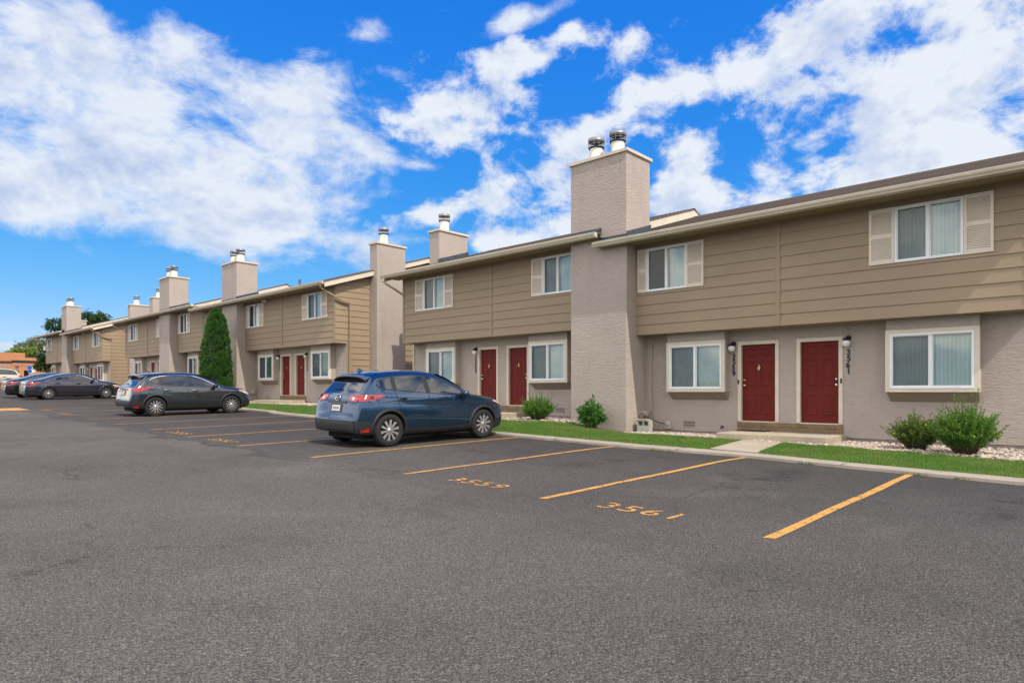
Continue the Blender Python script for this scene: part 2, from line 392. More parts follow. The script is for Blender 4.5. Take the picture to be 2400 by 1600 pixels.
# painted stall lines: parts of the lot
LX=[-2.41-2.765*i for i in range(16)]; LX[8]=-24.65; LX[9]=-27.4; LX=[*LX]
for i,x in enumerate(LX):
    mb=MB(); y0=6.08+.025*i+random.uniform(-.06,.06); y1=kerb_y(x)-.02; w=.052
    n=14; vs=[];fs=[]
    for k in range(n+1):
        y=y0+(y1-y0)*k/n; xx=x+.006*math.sin(k*.9+i)+(.07*max(0,(k-n+2)/2)**2 if 0<i<4 else 0)
        for s in (-w,w): vs.append((xx+s+.004*random.uniform(-1,1),y+(.02*s/w if k==0 else 0),asph(xx,y)+.005))
    for k in range(n): fs.append((2*k,2*k+1,2*k+3,2*k+2))
    mb.add(vs,fs); mb.build('parking_line',M['yellow'],lot,recalc=False)
def text_mesh(txt,size,extr,bold=.0):
    cu=bpy.data.curves.new('txt','FONT'); cu.body=txt; cu.size=size; cu.extrude=extr; cu.offset=bold; cu.align_x='CENTER'; cu.align_y='CENTER'; cu.resolution_u=3
    ob=bpy.data.objects.new('txt',cu); COL.objects.link(ob)
    dg=bpy.context.evaluated_depsgraph_get(); me=bpy.data.meshes.new_from_object(ob.evaluated_get(dg))
    vs=[tuple(v.co) for v in me.vertices]; fs=[tuple(p.vertices) for p in me.polygons]
    bpy.data.objects.remove(ob); bpy.data.curves.remove(cu); bpy.data.meshes.remove(me)
    return vs,fs
def stencil(txt,cx,cy,w,h,sk=0):
    mb=MB(); n=len(txt)
    for i,ch in enumerate(txt):
        vs,fs=text_mesh(ch,1,0,.004)
        xs_=[v[0] for v in vs]; ys_=[v[1] for v in vs]
        ww=max(max(xs_)-min(xs_),.46); hh=max(ys_)-min(ys_); cw=w/n*.80
        out=[]
        for v in vs:
            x=cx-w/2+w*(i+.5)/n+((v[0]-(max(xs_)+min(xs_))/2)/ww)*cw
            y=cy+((v[1]-(max(ys_)+min(ys_))/2)/hh)*h+sk*(i-1.5)
            out.append((x,y,asph(x,y)+.006))
        mb.add(out,fs)
    o=mb.build('stall_number',M['stencil'],lot,recalc=False); o['label']='worn yellow stencilled stall number '+txt; return o
stencil('3561',-3.92,6.30,1.12,.32); stencil('3559',-6.56,6.35,1.10,.29)
stencil('3557',-14.8,6.37,1.12,.30); stencil('3555',-17.44,6.42,1.12,.30)
stencil('3553',-28.35,6.47,1.12,.30); stencil('3551',-31.55,6.58,1.1,.30)
mb=MB(); vs=[];fs=[]
for k in range(9):
    u=k/8
    for x in (-32.3-.25*math.sin(u*3),-34.6):
        y=1.6+4.6*u; vs.append((x,y,asph(x,y)+.006))
for k in range(8): fs.append((2*k,2*k+1,2*k+3,2*k+2))
mb.add(vs,fs); o=mb.build('painted_patch',M['yellow'],lot,recalc=False); o['label']='faded yellow painted patch across the lane'

# paths
def path_sheet(poly,name,lift=.02):
    mb=MB(); n=8; (a,b,c,d)=poly  # a,b kerb side ; c,d porch side
    for i in range(n):
        t0,t1=i/n,(i+1)/n
        L=lambda p,q,t:(p[0]+(q[0]-p[0])*t,p[1]+(q[1]-p[1])*t)
        q=[L(a,d,t0),L(b,c,t0),L(b,c,t1),L(a,d,t1)]
        mb.add([(x,y,yard(x,y)+lift) for x,y in q],[(0,1,2,3)])
    e=[L(a,d,0),L(b,c,0)]
    for s in ((a,d),(b,c)):
        for i in range(n):
            p,q=L(s[0],s[1],i/n),L(s[0],s[1],(i+1)/n)
            mb.add([(p[0],p[1],yard(*p)+lift),(q[0],q[1],yard(*q)+lift),(q[0],q[1],yard(*q)-.1),(p[0],p[1],yard(*p)-.1)],[(0,1,2,3)])
    o=mb.build(name,M['walk'],weld=True); o['kind']='structure'
path_sheet(((-6.0,12.12),(-5.05,12.10),(-5.95,15.76),(-6.92,15.76)),'walkway')
path_sheet(((-15.6,12.06),(-14.7,12.04),(-15.6,15.8),(-16.5,15.8)),'walkway')
path_sheet(((-33.4,12.9),(-32.3,12.9),(-32.6,15.9),(-33.7,15.9)),'walkway')

# lawn and gravel ----------------------------------------------------------
LAWNB=[(-60,15.6),(-26.2,15.2),(-22.5,15.3),(-16,15.2),(-13.5,15.15),(-12.2,15.75),(-9.6,15.95),(-7.8,16.0),(-4.45,15.3),(-1.3,14.6),(4,14.3)]
def lawn_back(x): return lerpts(x,LAWNB)+.05*math.sin(x*5.1)+.03*math.sin(x*13.7)
PATHS=[((-6.0,-5.05),(-6.92,-5.95)),((-15.6,-14.7),(-16.5,-15.6)),((-33.4,-32.3),(-33.7,-32.6))]
def on_path(x,y):
    t=(y-12.1)/(15.78-12.1)
    for (a,b),(c,d) in PATHS:
        if a+(c-a)*t-.02<x<b+(d-b)*t+.02: return True
    return False
M['lawnbase']=simple('lawn_thatch',(.06,.115,.022),.95,.35,9,.4,60)
def in_porch(x,y):
    for (a,b) in ((-7.70,-4.96),(-18.0,-14.75),(-34.3,-30.2)):
        if a<x<b and y>15.7: return True
    return False
grid_sheet('lawn_soil',[x for x in np.arange(-42,6.01,.5)],[(lambda t:(lambda x:kerb_y(x)+KW+(lawn_back(x)-kerb_y(x)-KW)*t))(t) for t in (0,.15,.3,.45,.6,.8,1)],
           lambda x,y:yard(x,y)+.004,M['lawnbase'])
def blades(n,x0,x1,hmin,hmax,w):
    X=rng.uniform(x0,x1,n); U=rng.uniform(0,1,n)
    V=[];F=[]
    pts=[]
    for x,u in zip(X,U):
        k=kerb_y(x)+KW-.01-.05*abs(math.sin(x*2.3)*math.sin(x*7.1+1)); lb=lawn_back(x); y=k+(lb-k)*u
        if on_path(x,y) or in_porch(x,y): continue
        pts.append((x,y,yard(x,y)))
    P=np.array(pts); m=len(P)
    cl=.65+.55*(np.sin(P[:,0]*3.1+np.sin(P[:,1]*2.7)*2)*np.sin(P[:,1]*4.3+P[:,0]*1.1)*.5+.5)*rng.uniform(.6,1.2,m)
    h=rng.uniform(hmin,hmax,m)*cl; a=rng.uniform(0,2*np.pi,m); l=rng.uniform(0.1,.75,m)*h; b=rng.uniform(0,2*np.pi,m)
    dx=np.cos(a)*w; dy=np.sin(a)*w
    v0=P+np.stack([-dx,-dy,np.zeros(m)],1); v1=P+np.stack([dx,dy,np.zeros(m)],1)
    v2=P+np.stack([np.cos(b)*l,np.sin(b)*l,h],1)
    return np.stack([v0,v1,v2],1).reshape(-1,3)
def tri_object(name,co,mat,parent=None,nper=3):
    m=len(co)//nper; me=bpy.data.meshes.new(name)
    me.vertices.add(len(co)); me.vertices.foreach_set('co',np.ascontiguousarray(co,dtype=np.float32).ravel())
    me.loops.add(len(co)); me.loops.foreach_set('vertex_index',np.arange(len(co),dtype=np.int32))
    me.polygons.add(m); me.polygons.foreach_set('loop_start',np.arange(0,len(co),nper,dtype=np.int32))
    me.materials.append(mat); me.update(calc_edges=True); me.validate()
    ob=bpy.data.objects.new(name,me); COL.objects.link(ob)
    if parent: ob.parent=parent
    return ob
def mat_grass():
    m=mat_leaf('grass_blades',(.035,.105,.010),(.195,.335,.062),.33,1.3); nt=NT(m.node_tree); b=[n for n in nt.n if n.type=='BSDF_PRINCIPLED'][0]
    src=b.inputs['Base Color'].links[0].from_socket; q=nt.noise(pos(nt),.9,4,.6); q2=nt.noise(pos(nt),3.5,3,.6)
    c=nt.mix(nt.math('MULTIPLY',nt.ramp(q,[(.46,0),(.66,1)]),.65),src,(.26,.27,.09)); c=nt.mix(nt.math('MULTIPLY',nt.ramp(q2,[(.5,0),(.72,1)]),.45),c,(.04,.10,.015))
    nt.link(c,b.inputs['Base Color']); return m
M['grass']=mat_grass()
co=np.concatenate([blades(150000,-13,5,.025,.065,.006),blades(60000,-42,-13,.03,.075,.010)])
wd=[]
for x in (-1.75,-2.3,-2.42,-3.9,-4.05,-6.6,-6.85,-7.0,-8.9,-9.4,-11.8,-13.0,-5.25,-.9):
    m=22; q=np.stack([rng.normal(x,.07,m),np.zeros(m),np.zeros(m)],1)
    for i in range(m): q[i,1]=kerb_y(q[i,0])-.012+rng.normal(0,.008); q[i,2]=asph(q[i,0],q[i,1])
    h=rng.uniform(.015,.06,m); a=rng.uniform(0,6.28,m); e=np.stack([np.cos(a),np.sin(a),np.zeros(m)],1)*.006; t=q+np.stack([rng.normal(0,.02,m),rng.normal(-.01,.015,m),h],1)
    wd.append(np.stack([q-e,q+e,t],1).reshape(-1,3))
co=np.concatenate([co]+wd)
o=tri_object('lawn_grass',co,M['grass']); o['kind']='stuff'; o['label']='mown green lawn strip between kerb and townhouses'

# gravel bed: irregular stones
def stones(n,x0,x1,ylo,yhi,smin,smax,seed):
    r=np.random.default_rng(seed); mb=MB()
    ico=bmesh.new(); bmesh.ops.create_icosphere(ico,subdivisions=1,radius=1); IV=np.array([v.co[:] for v in ico.verts]); IF=[tuple(v.index for v in f.verts) for f in ico.faces]; ico.free()
    for _ in range(n):
        x=r.uniform(x0,x1); y=r.uniform(ylo(x),yhi(x))
        if in_porch(x,y): continue
        s=r.uniform(smin,smax); sc=np.array([s*r.uniform(.7,1.4),s*r.uniform(.6,1.2),s*r.uniform(.4,.8)])
        V=IV*sc*(1+r.uniform(-.25,.25,(len(IV),1))); a=r.uniform(0,6.28); c,sn=math.cos(a),math.sin(a)
        V=np.stack([V[:,0]*c-V[:,1]*sn,V[:,0]*sn+V[:,1]*c,V[:,2]],1)+np.array([x,y,yard(x,y)+s*.25+r.uniform(-.01,.02)])
        mb.add(V.tolist(),IF)
    return mb
M['stone']=mat_leaf('river_stones',(.24,.17,.13),(.66,.57,.49),0.0,.6)
g1=stones(7500,-10.4,4,lambda x:lawn_back(x)-.06,lambda x:17.32,.022,.05,1)
g2=stones(4200,-21.5,-12.4,lambda x:lawn_back(x)-.05,lambda x:17.32,.025,.05,2)
g3=stones(2600,-36,-26.2,lambda x:lawn_back(x)-.05,lambda x:17.3,.03,.06,3)
for g in (g2,g3): g1.add(g.v,g.f)
o=g1.build('gravel_bed',M['stone'],recalc=False); o['kind']='stuff'; o['label']='bed of pale river stones along the house walls'
# ------------------------------------------------------------------ townhouses
YW,YS,YB,YC,YE=17.3,16.7,17.0,16.19,15.93     # ground wall, siding, bay, chimney face, eave
RIDGE,BACK,PITCH=22.0,28.05,.32
def ue(a,b): return (a,b) if a<b else (b,a)

def hole_wall(mb,x0,x1,z0,z1,holes,Y,mat=0):
    xs=sorted({x0,x1,*[min(max(v,x0),x1) for h in holes for v in h[:2]]}); zs=sorted({z0,z1,*[min(max(v,z0),z1) for h in holes for v in h[2:]]})
    for a,b in zip(xs,xs[1:]):
        for c,d in zip(zs,zs[1:]):
            mx,mz=(a+b)/2,(c+d)/2
            if b-a<1e-5 or d-c<1e-5 or any(h[0]<mx<h[1] and h[2]<mz<h[3] for h in holes): continue
            mb.quad((a,Y,c),(b,Y,c),(b,Y,d),(a,Y,d),mat)
def lap_wall(mb,x0,x1,z0,z1,holes,place,pitch=.288,lap=.022,zstart=None):
    """lapped boards; place(u,depth,z) -> point ; depth>0 is outward"""
    zs0=z0 if zstart is None else zstart
    k=0
    while True:
        a=zs0+k*pitch; b=min(a+pitch,z1); k+=1
        if a>=z1-1e-4: break
        a=max(a,z0)
        if b<=z0: continue
        xs=sorted({x0,x1,*[min(max(v,x0),x1) for h in holes for v in h[:2]]}); zs=sorted({a,b,*[min(max(v,a),b) for h in holes for v in h[2:]]})
        for p,q in zip(xs,xs[1:]):
            for c,d in zip(zs,zs[1:]):
                mx,mz=(p+q)/2,(c+d)/2
                if q-p<1e-5 or d-c<1e-5 or any(h[0]<mx<h[1] and h[2]<mz<h[3] for h in holes): continue
                dc,dd=lap*(1-(c-a)/pitch)+.001,lap*(1-(d-a)/pitch)+.001
                mb.quad(place(p,dc,c),place(q,dc,c),place(q,dd,d),place(p,dd,d))
                if c==a: mb.quad(place(p,-.004,c),place(q,-.004,c),place(q,dc,c),place(p,dc,c))
def mesh_slats(mb,x0,x1,z0,z1,Y,w=.089,amp=.022,ang=.5):
    n=max(2,int((x1-x0)/(w*.86))); st=(x1-x0)/n
    for i in range(n):
        xa=x0+i*st; xb=xa+w; a=ang+random.uniform(-.12,.12)
        pts=[(xa,Y-amp*a),(xa+(xb-xa)*.5,Y-.010),(xb,Y+amp*a)]
        for (xx,yy),(x2,y2) in zip(pts,pts[1:]): mb.add([(xx,yy,z0),(x2,y2,z0),(x2,y2,z1),(xx,yy,z1)],[(0,1,2,3)],0,True)

def window(root,x0,x1,z0,z1,Y,bay=False,style='blind',label=None):
    """sliding window: white frame, two sashes, panes, screen, blinds"""
    fw=.042; mid=(x0+x1)/2; f=MB()
    yo,yi=Y-.03,Y+.07
    f.box(x0,x1,yo,yi,z0,z0+fw); f.box(x0,x1,yo,yi,z1-fw,z1)
    f.box(x0,x0+fw,yo+.001,yi-.001,z0+fw,z1-fw); f.box(x1-fw,x1,yo+.001,yi-.001,z0+fw,z1-fw)
    f.box(mid-.026,mid+.026,Y-.012,yi-.002,z0+fw,z1-fw)
    # right sash (sliding, inner) and left screen rails
    s=.022
    for a,b,y0 in ((x0+fw,mid-.026,Y+.0),(mid+.026,x1-fw,Y+.022)):
        f.box(a,b,y0,y0+.03,z0+fw,z0+fw+s); f.box(a,b,y0,y0+.03,z1-fw-s,z1-fw)
        f.box(a,a+s,y0+.001,y0+.029,z0+fw+s,z1-fw-s); f.box(b-s,b,y0+.001,y0+.029,z0+fw+s,z1-fw-s)
    w=f.build('window',M['vinyl'],root)
    if label: w['label']=label
    p=MB(); p.quad((x0+fw,Y+.036,z0+fw),(x1-fw,Y+.036,z0+fw),(x1-fw,Y+.036,z1-fw),(x0+fw,Y+.036,z1-fw)); p.build('pane',M['pane'],w,recalc=False)
    sc=MB(); sc.quad((x0+fw+s,Y+.012,z0+fw+s),(mid-.026-s,Y+.012,z0+fw+s),(mid-.026-s,Y+.012,z1-fw-s),(x0+fw+s,Y+.012,z1-fw-s)); sc.build('insect_screen',M['screen'],w,recalc=False)
    bl=MB(); yb=Y+.13
    if style=='drape':
        n=60; 
        for rng_ in ((mid+.02,x1-.02),):
            for i in range(n):
                xa=rng_[0]+(rng_[1]-rng_[0])*i/n; xb=rng_[0]+(rng_[1]-rng_[0])*(i+1)/n
                ya=yb+.02*math.sin(i*1.1); yb2=yb+.02*math.sin((i+1)*1.1)
                bl.add([(xa,ya,z0),(xb,yb2,z0),(xb,yb2,z1),(xa,ya,z1)],[(0,1,2,3)],0,True)
        bl.build('curtain',M['drape'],w,recalc=False)
    elif style=='open':
        mesh_slats(bl,mid+.05,x1-.02,z0+.02,z1-.02,yb,ang=.9); bl.build('blinds',M['blind'],w,recalc=False)
    else:
        mesh_slats(bl,x0+.02,x1-.02,z0+.02,z1-.02,yb); bl.build('blinds',M['blind'],w,recalc=False)
    r=MB(); d=.26 if bay else .55
    r.quad((x0-.02,Y+d,z0-.02),(x1+.02,Y+d,z0-.02),(x1+.02,Y+d,z1+.02),(x0-.02,Y+d,z1+.02))
    for (a,b) in (((x0,z0),(x1,z0)),((x0,z1),(x1,z1)),((x0,z0),(x0,z1)),((x1,z0),(x1,z1))):
        r.quad((a[0],Y+.071,a[1]),(b[0],Y+.071,b[1]),(b[0],Y+d,b[1]),(a[0],Y+d,a[1]))
    r.build('room_lining',M['room'],w,recalc=False)
    return w
def shutter(root,x0,x1,z0,z1,Y):
    mb=MB(); yo=Y-.032; t=.055 if x1-x0>.35 else .04; mid=(z0+z1)/2
    mb.box(x0,x0+t,yo,Y+.004,z0,z1); mb.box(x1-t,x1,yo,Y+.004,z0,z1)
    for a,b in ((z0,z0+.085),(mid-.045,mid+.045),(z1-.085,z1)): mb.box(x0+t,x1-t,yo+.002,Y+.003,a,b)
    for a,b in ((z0+.085,mid-.045),(mid+.045,z1-.085)):
        n=int((b-a)/.034); st=(b-a)/n
        for i in range(n):
            c=a+i*st; mb.add([(x0+t,yo+.004,c),(x1-t,yo+.004,c),(x1-t,yo+.026,c+st*.98),(x0+t,yo+.026,c+st*.98)],[(0,1,2,3)])
            mb.add([(x0+t,yo+.004,c),(x1-t,yo+.004,c),(x1-t,yo+.012,c-.003),(x0+t,yo+.012,c-.003)],[(0,1,2,3)])
        mb.quad((x0+t,Y-.003,a),(x1-t,Y-.003,a),(x1-t,Y-.003,b),(x0+t,Y-.003,b))
    return mb.build('shutter',M['shutter'],root,recalc=False)
def bay(root,x0,x1,zr,ztop,style='blind'):
    """boxed-out ground floor window with sloped underside"""
    z0,z1=zr+H,zr+1.385+H; hz=(x0+.085,x1-.085,z0+.07,z1-.08)
    mb=MB(); hole_wall(mb,x0,x1,z0,ztop,[hz],YB)
    mb.quad((x1,YB,z0),(x1,YW,z0),(x1,YW,ztop),(x1,YB,ztop)); mb.quad((x0,YB,z0),(x0,YW,z0),(x0,YW,ztop),(x0,YB,ztop))
    b=mb.build('bay_window',M['stucco'],root,recalc=False)
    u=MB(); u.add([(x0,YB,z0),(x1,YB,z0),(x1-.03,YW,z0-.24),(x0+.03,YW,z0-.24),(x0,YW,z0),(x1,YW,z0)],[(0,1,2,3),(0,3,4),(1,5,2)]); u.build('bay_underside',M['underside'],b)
    t=MB(); w=.09; yo=YB-.022
    t.box(x0-.012,x1+.012,yo,YB+.05,z0-.012,z0+w-.01); t.box(x0-.012,x1+.012,yo,YB+.05,z1-w+.01,z1+.012)
    t.box(x0-.012,x0+w-.012,yo+.001,YB+.049,z0+w-.01,z1-w+.01); t.box(x1-w+.012,x1+.012,yo+.001,YB+.049,z0+w-.01,z1-w+.01)
    t.build('bay_trim',M['cream'],b)
    window(root,hz[0]-.004,hz[1]+.004,hz[2],hz[3],YB-.002,True,style)
def door(root,x0,x1,zr,knob_left,knocker='diamond',brass=True):
    z0,z1=zr-.785+H,zr+1.25+H; Y=YW+.07
    s=MB(); s.box(x0,x1,Y,Y+.045,z0,z1)
    W=x1-x0
    def panel(cx0,cx1,c0,c1):
        d=.028
        s.add([(cx0,Y-.0015,c0),(cx1,Y-.0015,c0),(cx1,Y-.0015,c1),(cx0,Y-.0015,c1),(cx0+d,Y-.016,c0+d),(cx1-d,Y-.016,c0+d),(cx1-d,Y-.016,c1-d),(cx0+d,Y-.016,c1-d),
               (cx0+2*d,Y-.004,c0+2*d),(cx1-2*d,Y-.004,c0+2*d),(cx1-2*d,Y-.004,c1-2*d),(cx0+2*d,Y-.004,c1-2*d)],
              [(0,1,5,4),(1,2,6,5),(2,3,7,6),(3,0,4,7),(4,5,9,8),(5,6,10,9),(6,7,11,10),(7,4,8,11),(8,9,10,11)])
    for a,b in ((.15,.44),(.56,.85)):
        for c,d in ((.09,.36),(.455,.79),(.845,.955)): panel(x0+W*a,x0+W*b,z0+2.035*c,z0+2.035*d)
    dr=s.build('door',M['red'],root)
    f=MB(); fw=.095
    f.box(x0-fw,x0-.004,YW-.025,Y+.05,z0-.02,z1+fw); f.box(x1+.004,x1+fw,YW-.025,Y+.05,z0-.02,z1+fw)
    f.box(x0-.004,x1+.004,YW-.024,Y+.049,z1+.004,z1+fw); f.box(x0-.004,x1+.004,YW-.03,Y+.04,z0-.035,z0-.006)
    f.build('door_frame',M['cream'],dr)
    k=MB(); kx=x0+.065 if knob_left else x1-.065
    for zz,r,nm in ((z0+.95,.032,'door_handle'),(z0+1.09,.027,'deadbolt')):
        k=MB(); k.lathe([(0,-.0),(r*1.05,0),(r*1.05,-.008),(r*.45,-.012),(r*.45,-.032),(r*.95,-.04),(r,-.055),(r*.6,-.066),(0,-.068)],(kx,Y-.001,zz),'y',14)
        k.build(nm,M['brass' if brass else 'chrome'],dr,recalc=False)
    if knocker:
        q=MB(); cx,cz=(x0+x1)/2,z0+1.42
        q.prism_y([(cx-.05,cz),(cx-.012,cz-.03),(cx,cz-.105),(cx+.012,cz-.03),(cx+.05,cz),(cx+.012,cz+.03),(cx,cz+.105),(cx-.012,cz+.03)],Y-.022,Y-.001)
        q.lathe([(.034,-.02),(.044,-.03),(.034,-.04),(.026,-.03),(.034,-.02)],(cx,Y+.0,cz-.02),'y',14)
        q.build('door_knocker',M['brass'],dr)
    return dr
def wall_lamp(root,x,zr):
    z=zr+1.17+H
    b=MB(); b.lathe([(0,0),(.06,0),(.06,-.02),(.03,-.03)],(x+.03,YW-.001,z+.13),'y',16); b.tube([(x+.03,YW-.02,z+.13),(x+.015,YW-.07,z+.15),(x,YW-.10,z+.12),(x,YW-.10,z+.09)],.028,10)
    b.lathe([(0,.10),(.055,.10),(.072,.055),(.074,.04),(0,.04)],(x,YW-.10,z+.02),'z',18)
    l=b.build('wall_lamp',M['blackmetal'],root)
    g=MB(); g.lathe([(.001,-.095)]+[(.095*math.cos(t),.095*math.sin(t)) for t in np.linspace(-1.45,.72,12)],(x,YW-.10,z),'z',22); g.build('globe',M['globe'],l)
def house_number(root,x,zr,txt,seq_h=.155):
    mb=MB(); z=zr+.955+H
    for i,ch in enumerate(txt):
        vs,fs=text_mesh(ch,.19,.006,.006)
        sh=.0
        ax=[v[0] for v in vs]; ay=[v[1] for v in vs]; cx=(max(ax)+min(ax))/2; cy=(max(ay)+min(ay))/2
        mb.add([(x+(v[0]-cx)*.95+.12*(v[1]-cy)*0+.01*math.sin(i*2.2),YW-.008-v[2],z-i*seq_h+(v[1]-cy)) for v in vs],fs)
    o=mb.build('house_number',M['num'],root); o['label']='black vertical house number '+txt
def vent(root,x0,x1,z0,z1):
    mb=MB(); Y=YW-.012
    mb.box(x0,x1,Y,YW+.004,z0,z0+.018); mb.box(x0,x1,Y,YW+.004,z1-.018,z1); mb.box(x0,x0+.018,Y+.001,YW+.003,z0+.018,z1-.018); mb.box(x1-.018,x1,Y+.001,YW+.003,z0+.018,z1-.018)
    zm=(z0+z1)/2; mb.box(x0+.018,x1-.018,Y+.002,YW,zm-.008,zm+.008)
    n=12
    for i in range(1,n):
        x=x0+.018+(x1-x0-.036)*i/n; mb.box(x-.006,x+.006,Y+.003,YW-.001,z0+.018,z1-.018)
    v=mb.build('foundation_vent',M['stucco'],root)
    d=MB(); d.quad((x0+.01,YW-.0035,z0+.01),(x1-.01,YW-.0035,z0+.01),(x1-.01,YW-.0035,z1-.01),(x0+.01,YW-.0035,z1-.01)); d.build('vent_opening',M['room'],v,recalc=False)

def chimney(root,x0,x1,y0,y1,zb,ztop,nflue,fl_x=None):
    mb=MB(); mb.box(x0,x1,y0,y1,zb,ztop-.02)
    ch=mb.build('chimney',M['stucco'],root)
    bv=ch.modifiers.new('round','BEVEL'); bv.width=.025; bv.segments=2; bv.limit_method='ANGLE'
    c=MB(); o=.055
    c.box(x0-o,x1+o,y0-o,y1+o,ztop-.10,ztop-.012)
    c.add([(x0-o+.01,y0-o+.01,ztop-.012),(x1+o-.01,y0-o+.01,ztop-.012),(x1+o-.01,y1+o-.01,ztop-.012),(x0-o+.01,y1+o-.01,ztop-.012),((x0+x1)/2-.2,(y0+y1)/2-.1,ztop+.03),((x0+x1)/2+.2,(y0+y1)/2-.1,ztop+.03),((x0+x1)/2+.2,(y0+y1)/2+.1,ztop+.03),((x0+x1)/2-.2,(y0+y1)/2+.1,ztop+.03)],[(0,1,5,4),(1,2,6,5),(2,3,7,6),(3,0,4,7),(4,5,6,7)])
    c.build('chimney_cap',M['gutter'],ch)
    xsn=fl_x or ([(x0+x1)/2] if nflue==1 else [x0+(x1-x0)*.28,x0+(x1-x0)*.67])
    for i,fx in enumerate(xsn):
        fy=y0+(y1-y0)*(.42 if nflue==2 else .35); r=.205
        f=MB(); zt=ztop+.44
        f.lathe([(r+.05,-.0),(r+.02,.04),(r,.06),(r,zt-ztop)],(fx,fy,ztop+.0),'z',28,0)
        f.lathe([(r,zt-ztop),(r+.04,zt-ztop+.02),(r+.04,zt-ztop+.045),(r,zt-ztop+.055),(.0,zt-ztop+.055)],(fx,fy,ztop),'z',28,1)
        # wire cage and lid
        R_=r+.04; zc=zt+.05; zt2=zc+.26
        for k in range(10):
            a=k*2*math.pi/10; px,py=fx+R_*math.cos(a),fy+R_*math.sin(a); f.box(px-.004,px+.004,py-.004,py+.004,zc,zt2-.07,2)
        for q in range(1,3):
            zz=zc+.07*q; f.lathe([(R_-.003,zz),(R_+.004,zz),(R_+.004,zz+.008),(R_-.003,zz+.008),(R_-.003,zz)],(fx,fy,0),'z',28,2)
        f.lathe([(R_+.01,zt2-.085),(R_+.012,zt2),(R_*.55,zt2+.02),(0,zt2+.03)],(fx,fy,0),'z',28,2); f.lathe([(.0,zt2-.012),(R_,zt2-.012)],(fx,fy,0),'z',28,2)
        f.build('flue',[M['flue'],M['blackmetal'],M['mesh']],ch,recalc=False)
    return ch

def gutter(root,x0,x1,zg):
    """K-style gutter; zg = its bottom"""
    mb=MB(); y=YE; b=y-.115
    prof=[(y,zg),(y-.075,zg),(y-.085,zg+.03),(y-.118,zg+.075),(y-.118,zg+.105),(y-.125,zg+.108),(y-.125,zg+.132),(y-.108,zg+.132),(y-.104,zg+.06),(y-.02,zg+.02),(y,zg+.02)]
    mb.prism_x(prof[::-1],x0,x1); 
    mb.box(x0-.002,x0+.006,y-.117,y-.0005,zg+.001,zg+.128); mb.box(x1-.006,x1+.002,y-.117,y-.0005,zg+.001,zg+.128)
    mb.box(x0,x1,y+.001,y+.03,zg-.02,zg+.15)      # fascia board
    return mb.build('gutter',M['gutter'],root)
def roof(root,x0,x1,zr,side_trim=(True,True)):
    ze=zr+4.375+H; t=.055; zr_=ze+PITCH*(RIDGE-YE); y0=YE-.05; z0=ze-PITCH*.05
    prof=[(y0,z0),(RIDGE,zr_),(BACK+.05,z0-PITCH*(BACK+.05-(2*RIDGE-y0))),]
    zb=prof[2][1]
    mb=MB()
    # shingle courses as thin overlapping steps
    n=44
    for s,(ya,za,yb,zb_) in enumerate(((y0,z0,RIDGE,zr_),(BACK+.05,zb,RIDGE,zr_))):
        for i in range(n):
            u0,u1=i/n,(i+1)/n
            pa=(ya+(yb-ya)*u0,za+(zb_-za)*u0+.012); pb=(ya+(yb-ya)*u1,za+(zb_-za)*u1+.001)
            mb.quad((x0,pa[0],pa[1]),(x1,pa[0],pa[1]),(x1,pb[0],pb[1]),(x0,pb[0],pb[1]))
            pc=(pa[0],pa[1]-.014); mb.quad((x0,pc[0],pc[1]),(x1,pc[0],pc[1]),(x1,pa[0],pa[1]),(x0,pa[0],pa[1]))
    for x in (x0,x1):
        mb.add([(x,y0,z0+.012),(x,RIDGE,zr_+.012),(x,BACK+.05,zb+.012),(x,BACK+.05,zb-t),(x,RIDGE,zr_-t),(x,y0,z0-t)],[(0,1,4,5),(1,2,3,4)])
    mb.prism_x([(RIDGE-.14,zr_-.03),(RIDGE,zr_+.03),(RIDGE+.14,zr_-.03),(RIDGE,zr_-.04)],x0,x1)
    r=mb.build('roof',M['shingle'],root,recalc=False)
    for x,on,sg in ((x0,side_trim[0],1),(x1,side_trim[1],-1)):
        if not on: continue
        for d,hh in ((0,.21),):
            rk=MB()
            a=x+sg*.012; b=x+sg*.04
            rk.add([(a,y0+.06,z0-t-.0+.02),(a,RIDGE,zr_-t),(a,RIDGE,zr_-t-hh),(a,y0+.06,z0-t-hh+.02),(b,y0+.06,z0-t+.02),(b,RIDGE,zr_-t),(b,RIDGE,zr_-t-hh),(b,y0+.06,z0-t-hh+.02)],[(0,1,2,3),(4,7,6,5),(0,3,7,4),(3,2,6,7),(0,4,5,1)])
            rk.build('rake_board',M['cream'],r); rk=MB()
            rk.add([(a,BACK,zb-t+.02),(a,RIDGE,zr_-t),(a,RIDGE,zr_-t-hh),(a,BACK,zb-t-hh+.02),(b,BACK,zb-t+.02),(b,RIDGE,zr_-t),(b,RIDGE,zr_-t-hh),(b,BACK,zb-t-hh+.02)],[(0,3,2,1),(4,5,6,7),(0,4,7,3),(3,7,6,2)])
            rk.build('rake_board',M['cream'],r)
    return r,ze,zr_
def soffit(root,x0,x1,zr):
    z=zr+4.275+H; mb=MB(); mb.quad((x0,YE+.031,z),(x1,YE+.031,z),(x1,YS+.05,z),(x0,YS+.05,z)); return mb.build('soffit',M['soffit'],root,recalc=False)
def downspout(root,x,xw,zr,side):
    """from the gutter's end back to the end wall, then down"""
    z=zr+4.25+H; mb=MB(); zb=base_z(x)+.05
    mb.bar([(x,YE-.06,z+.01),(x,YE-.06,z-.12),(x,YE+.0,z-.2),(x,YS+.25,z-.62),(x,YW+.1,z-.70),(x,YW+.1,z-.8),(x,YW+.1,zb+.15),(x,YW-.1,zb)],.085,.06)
    return mb.build('downspout',M['gutter'] if side=='cream' else M['siding'],root)

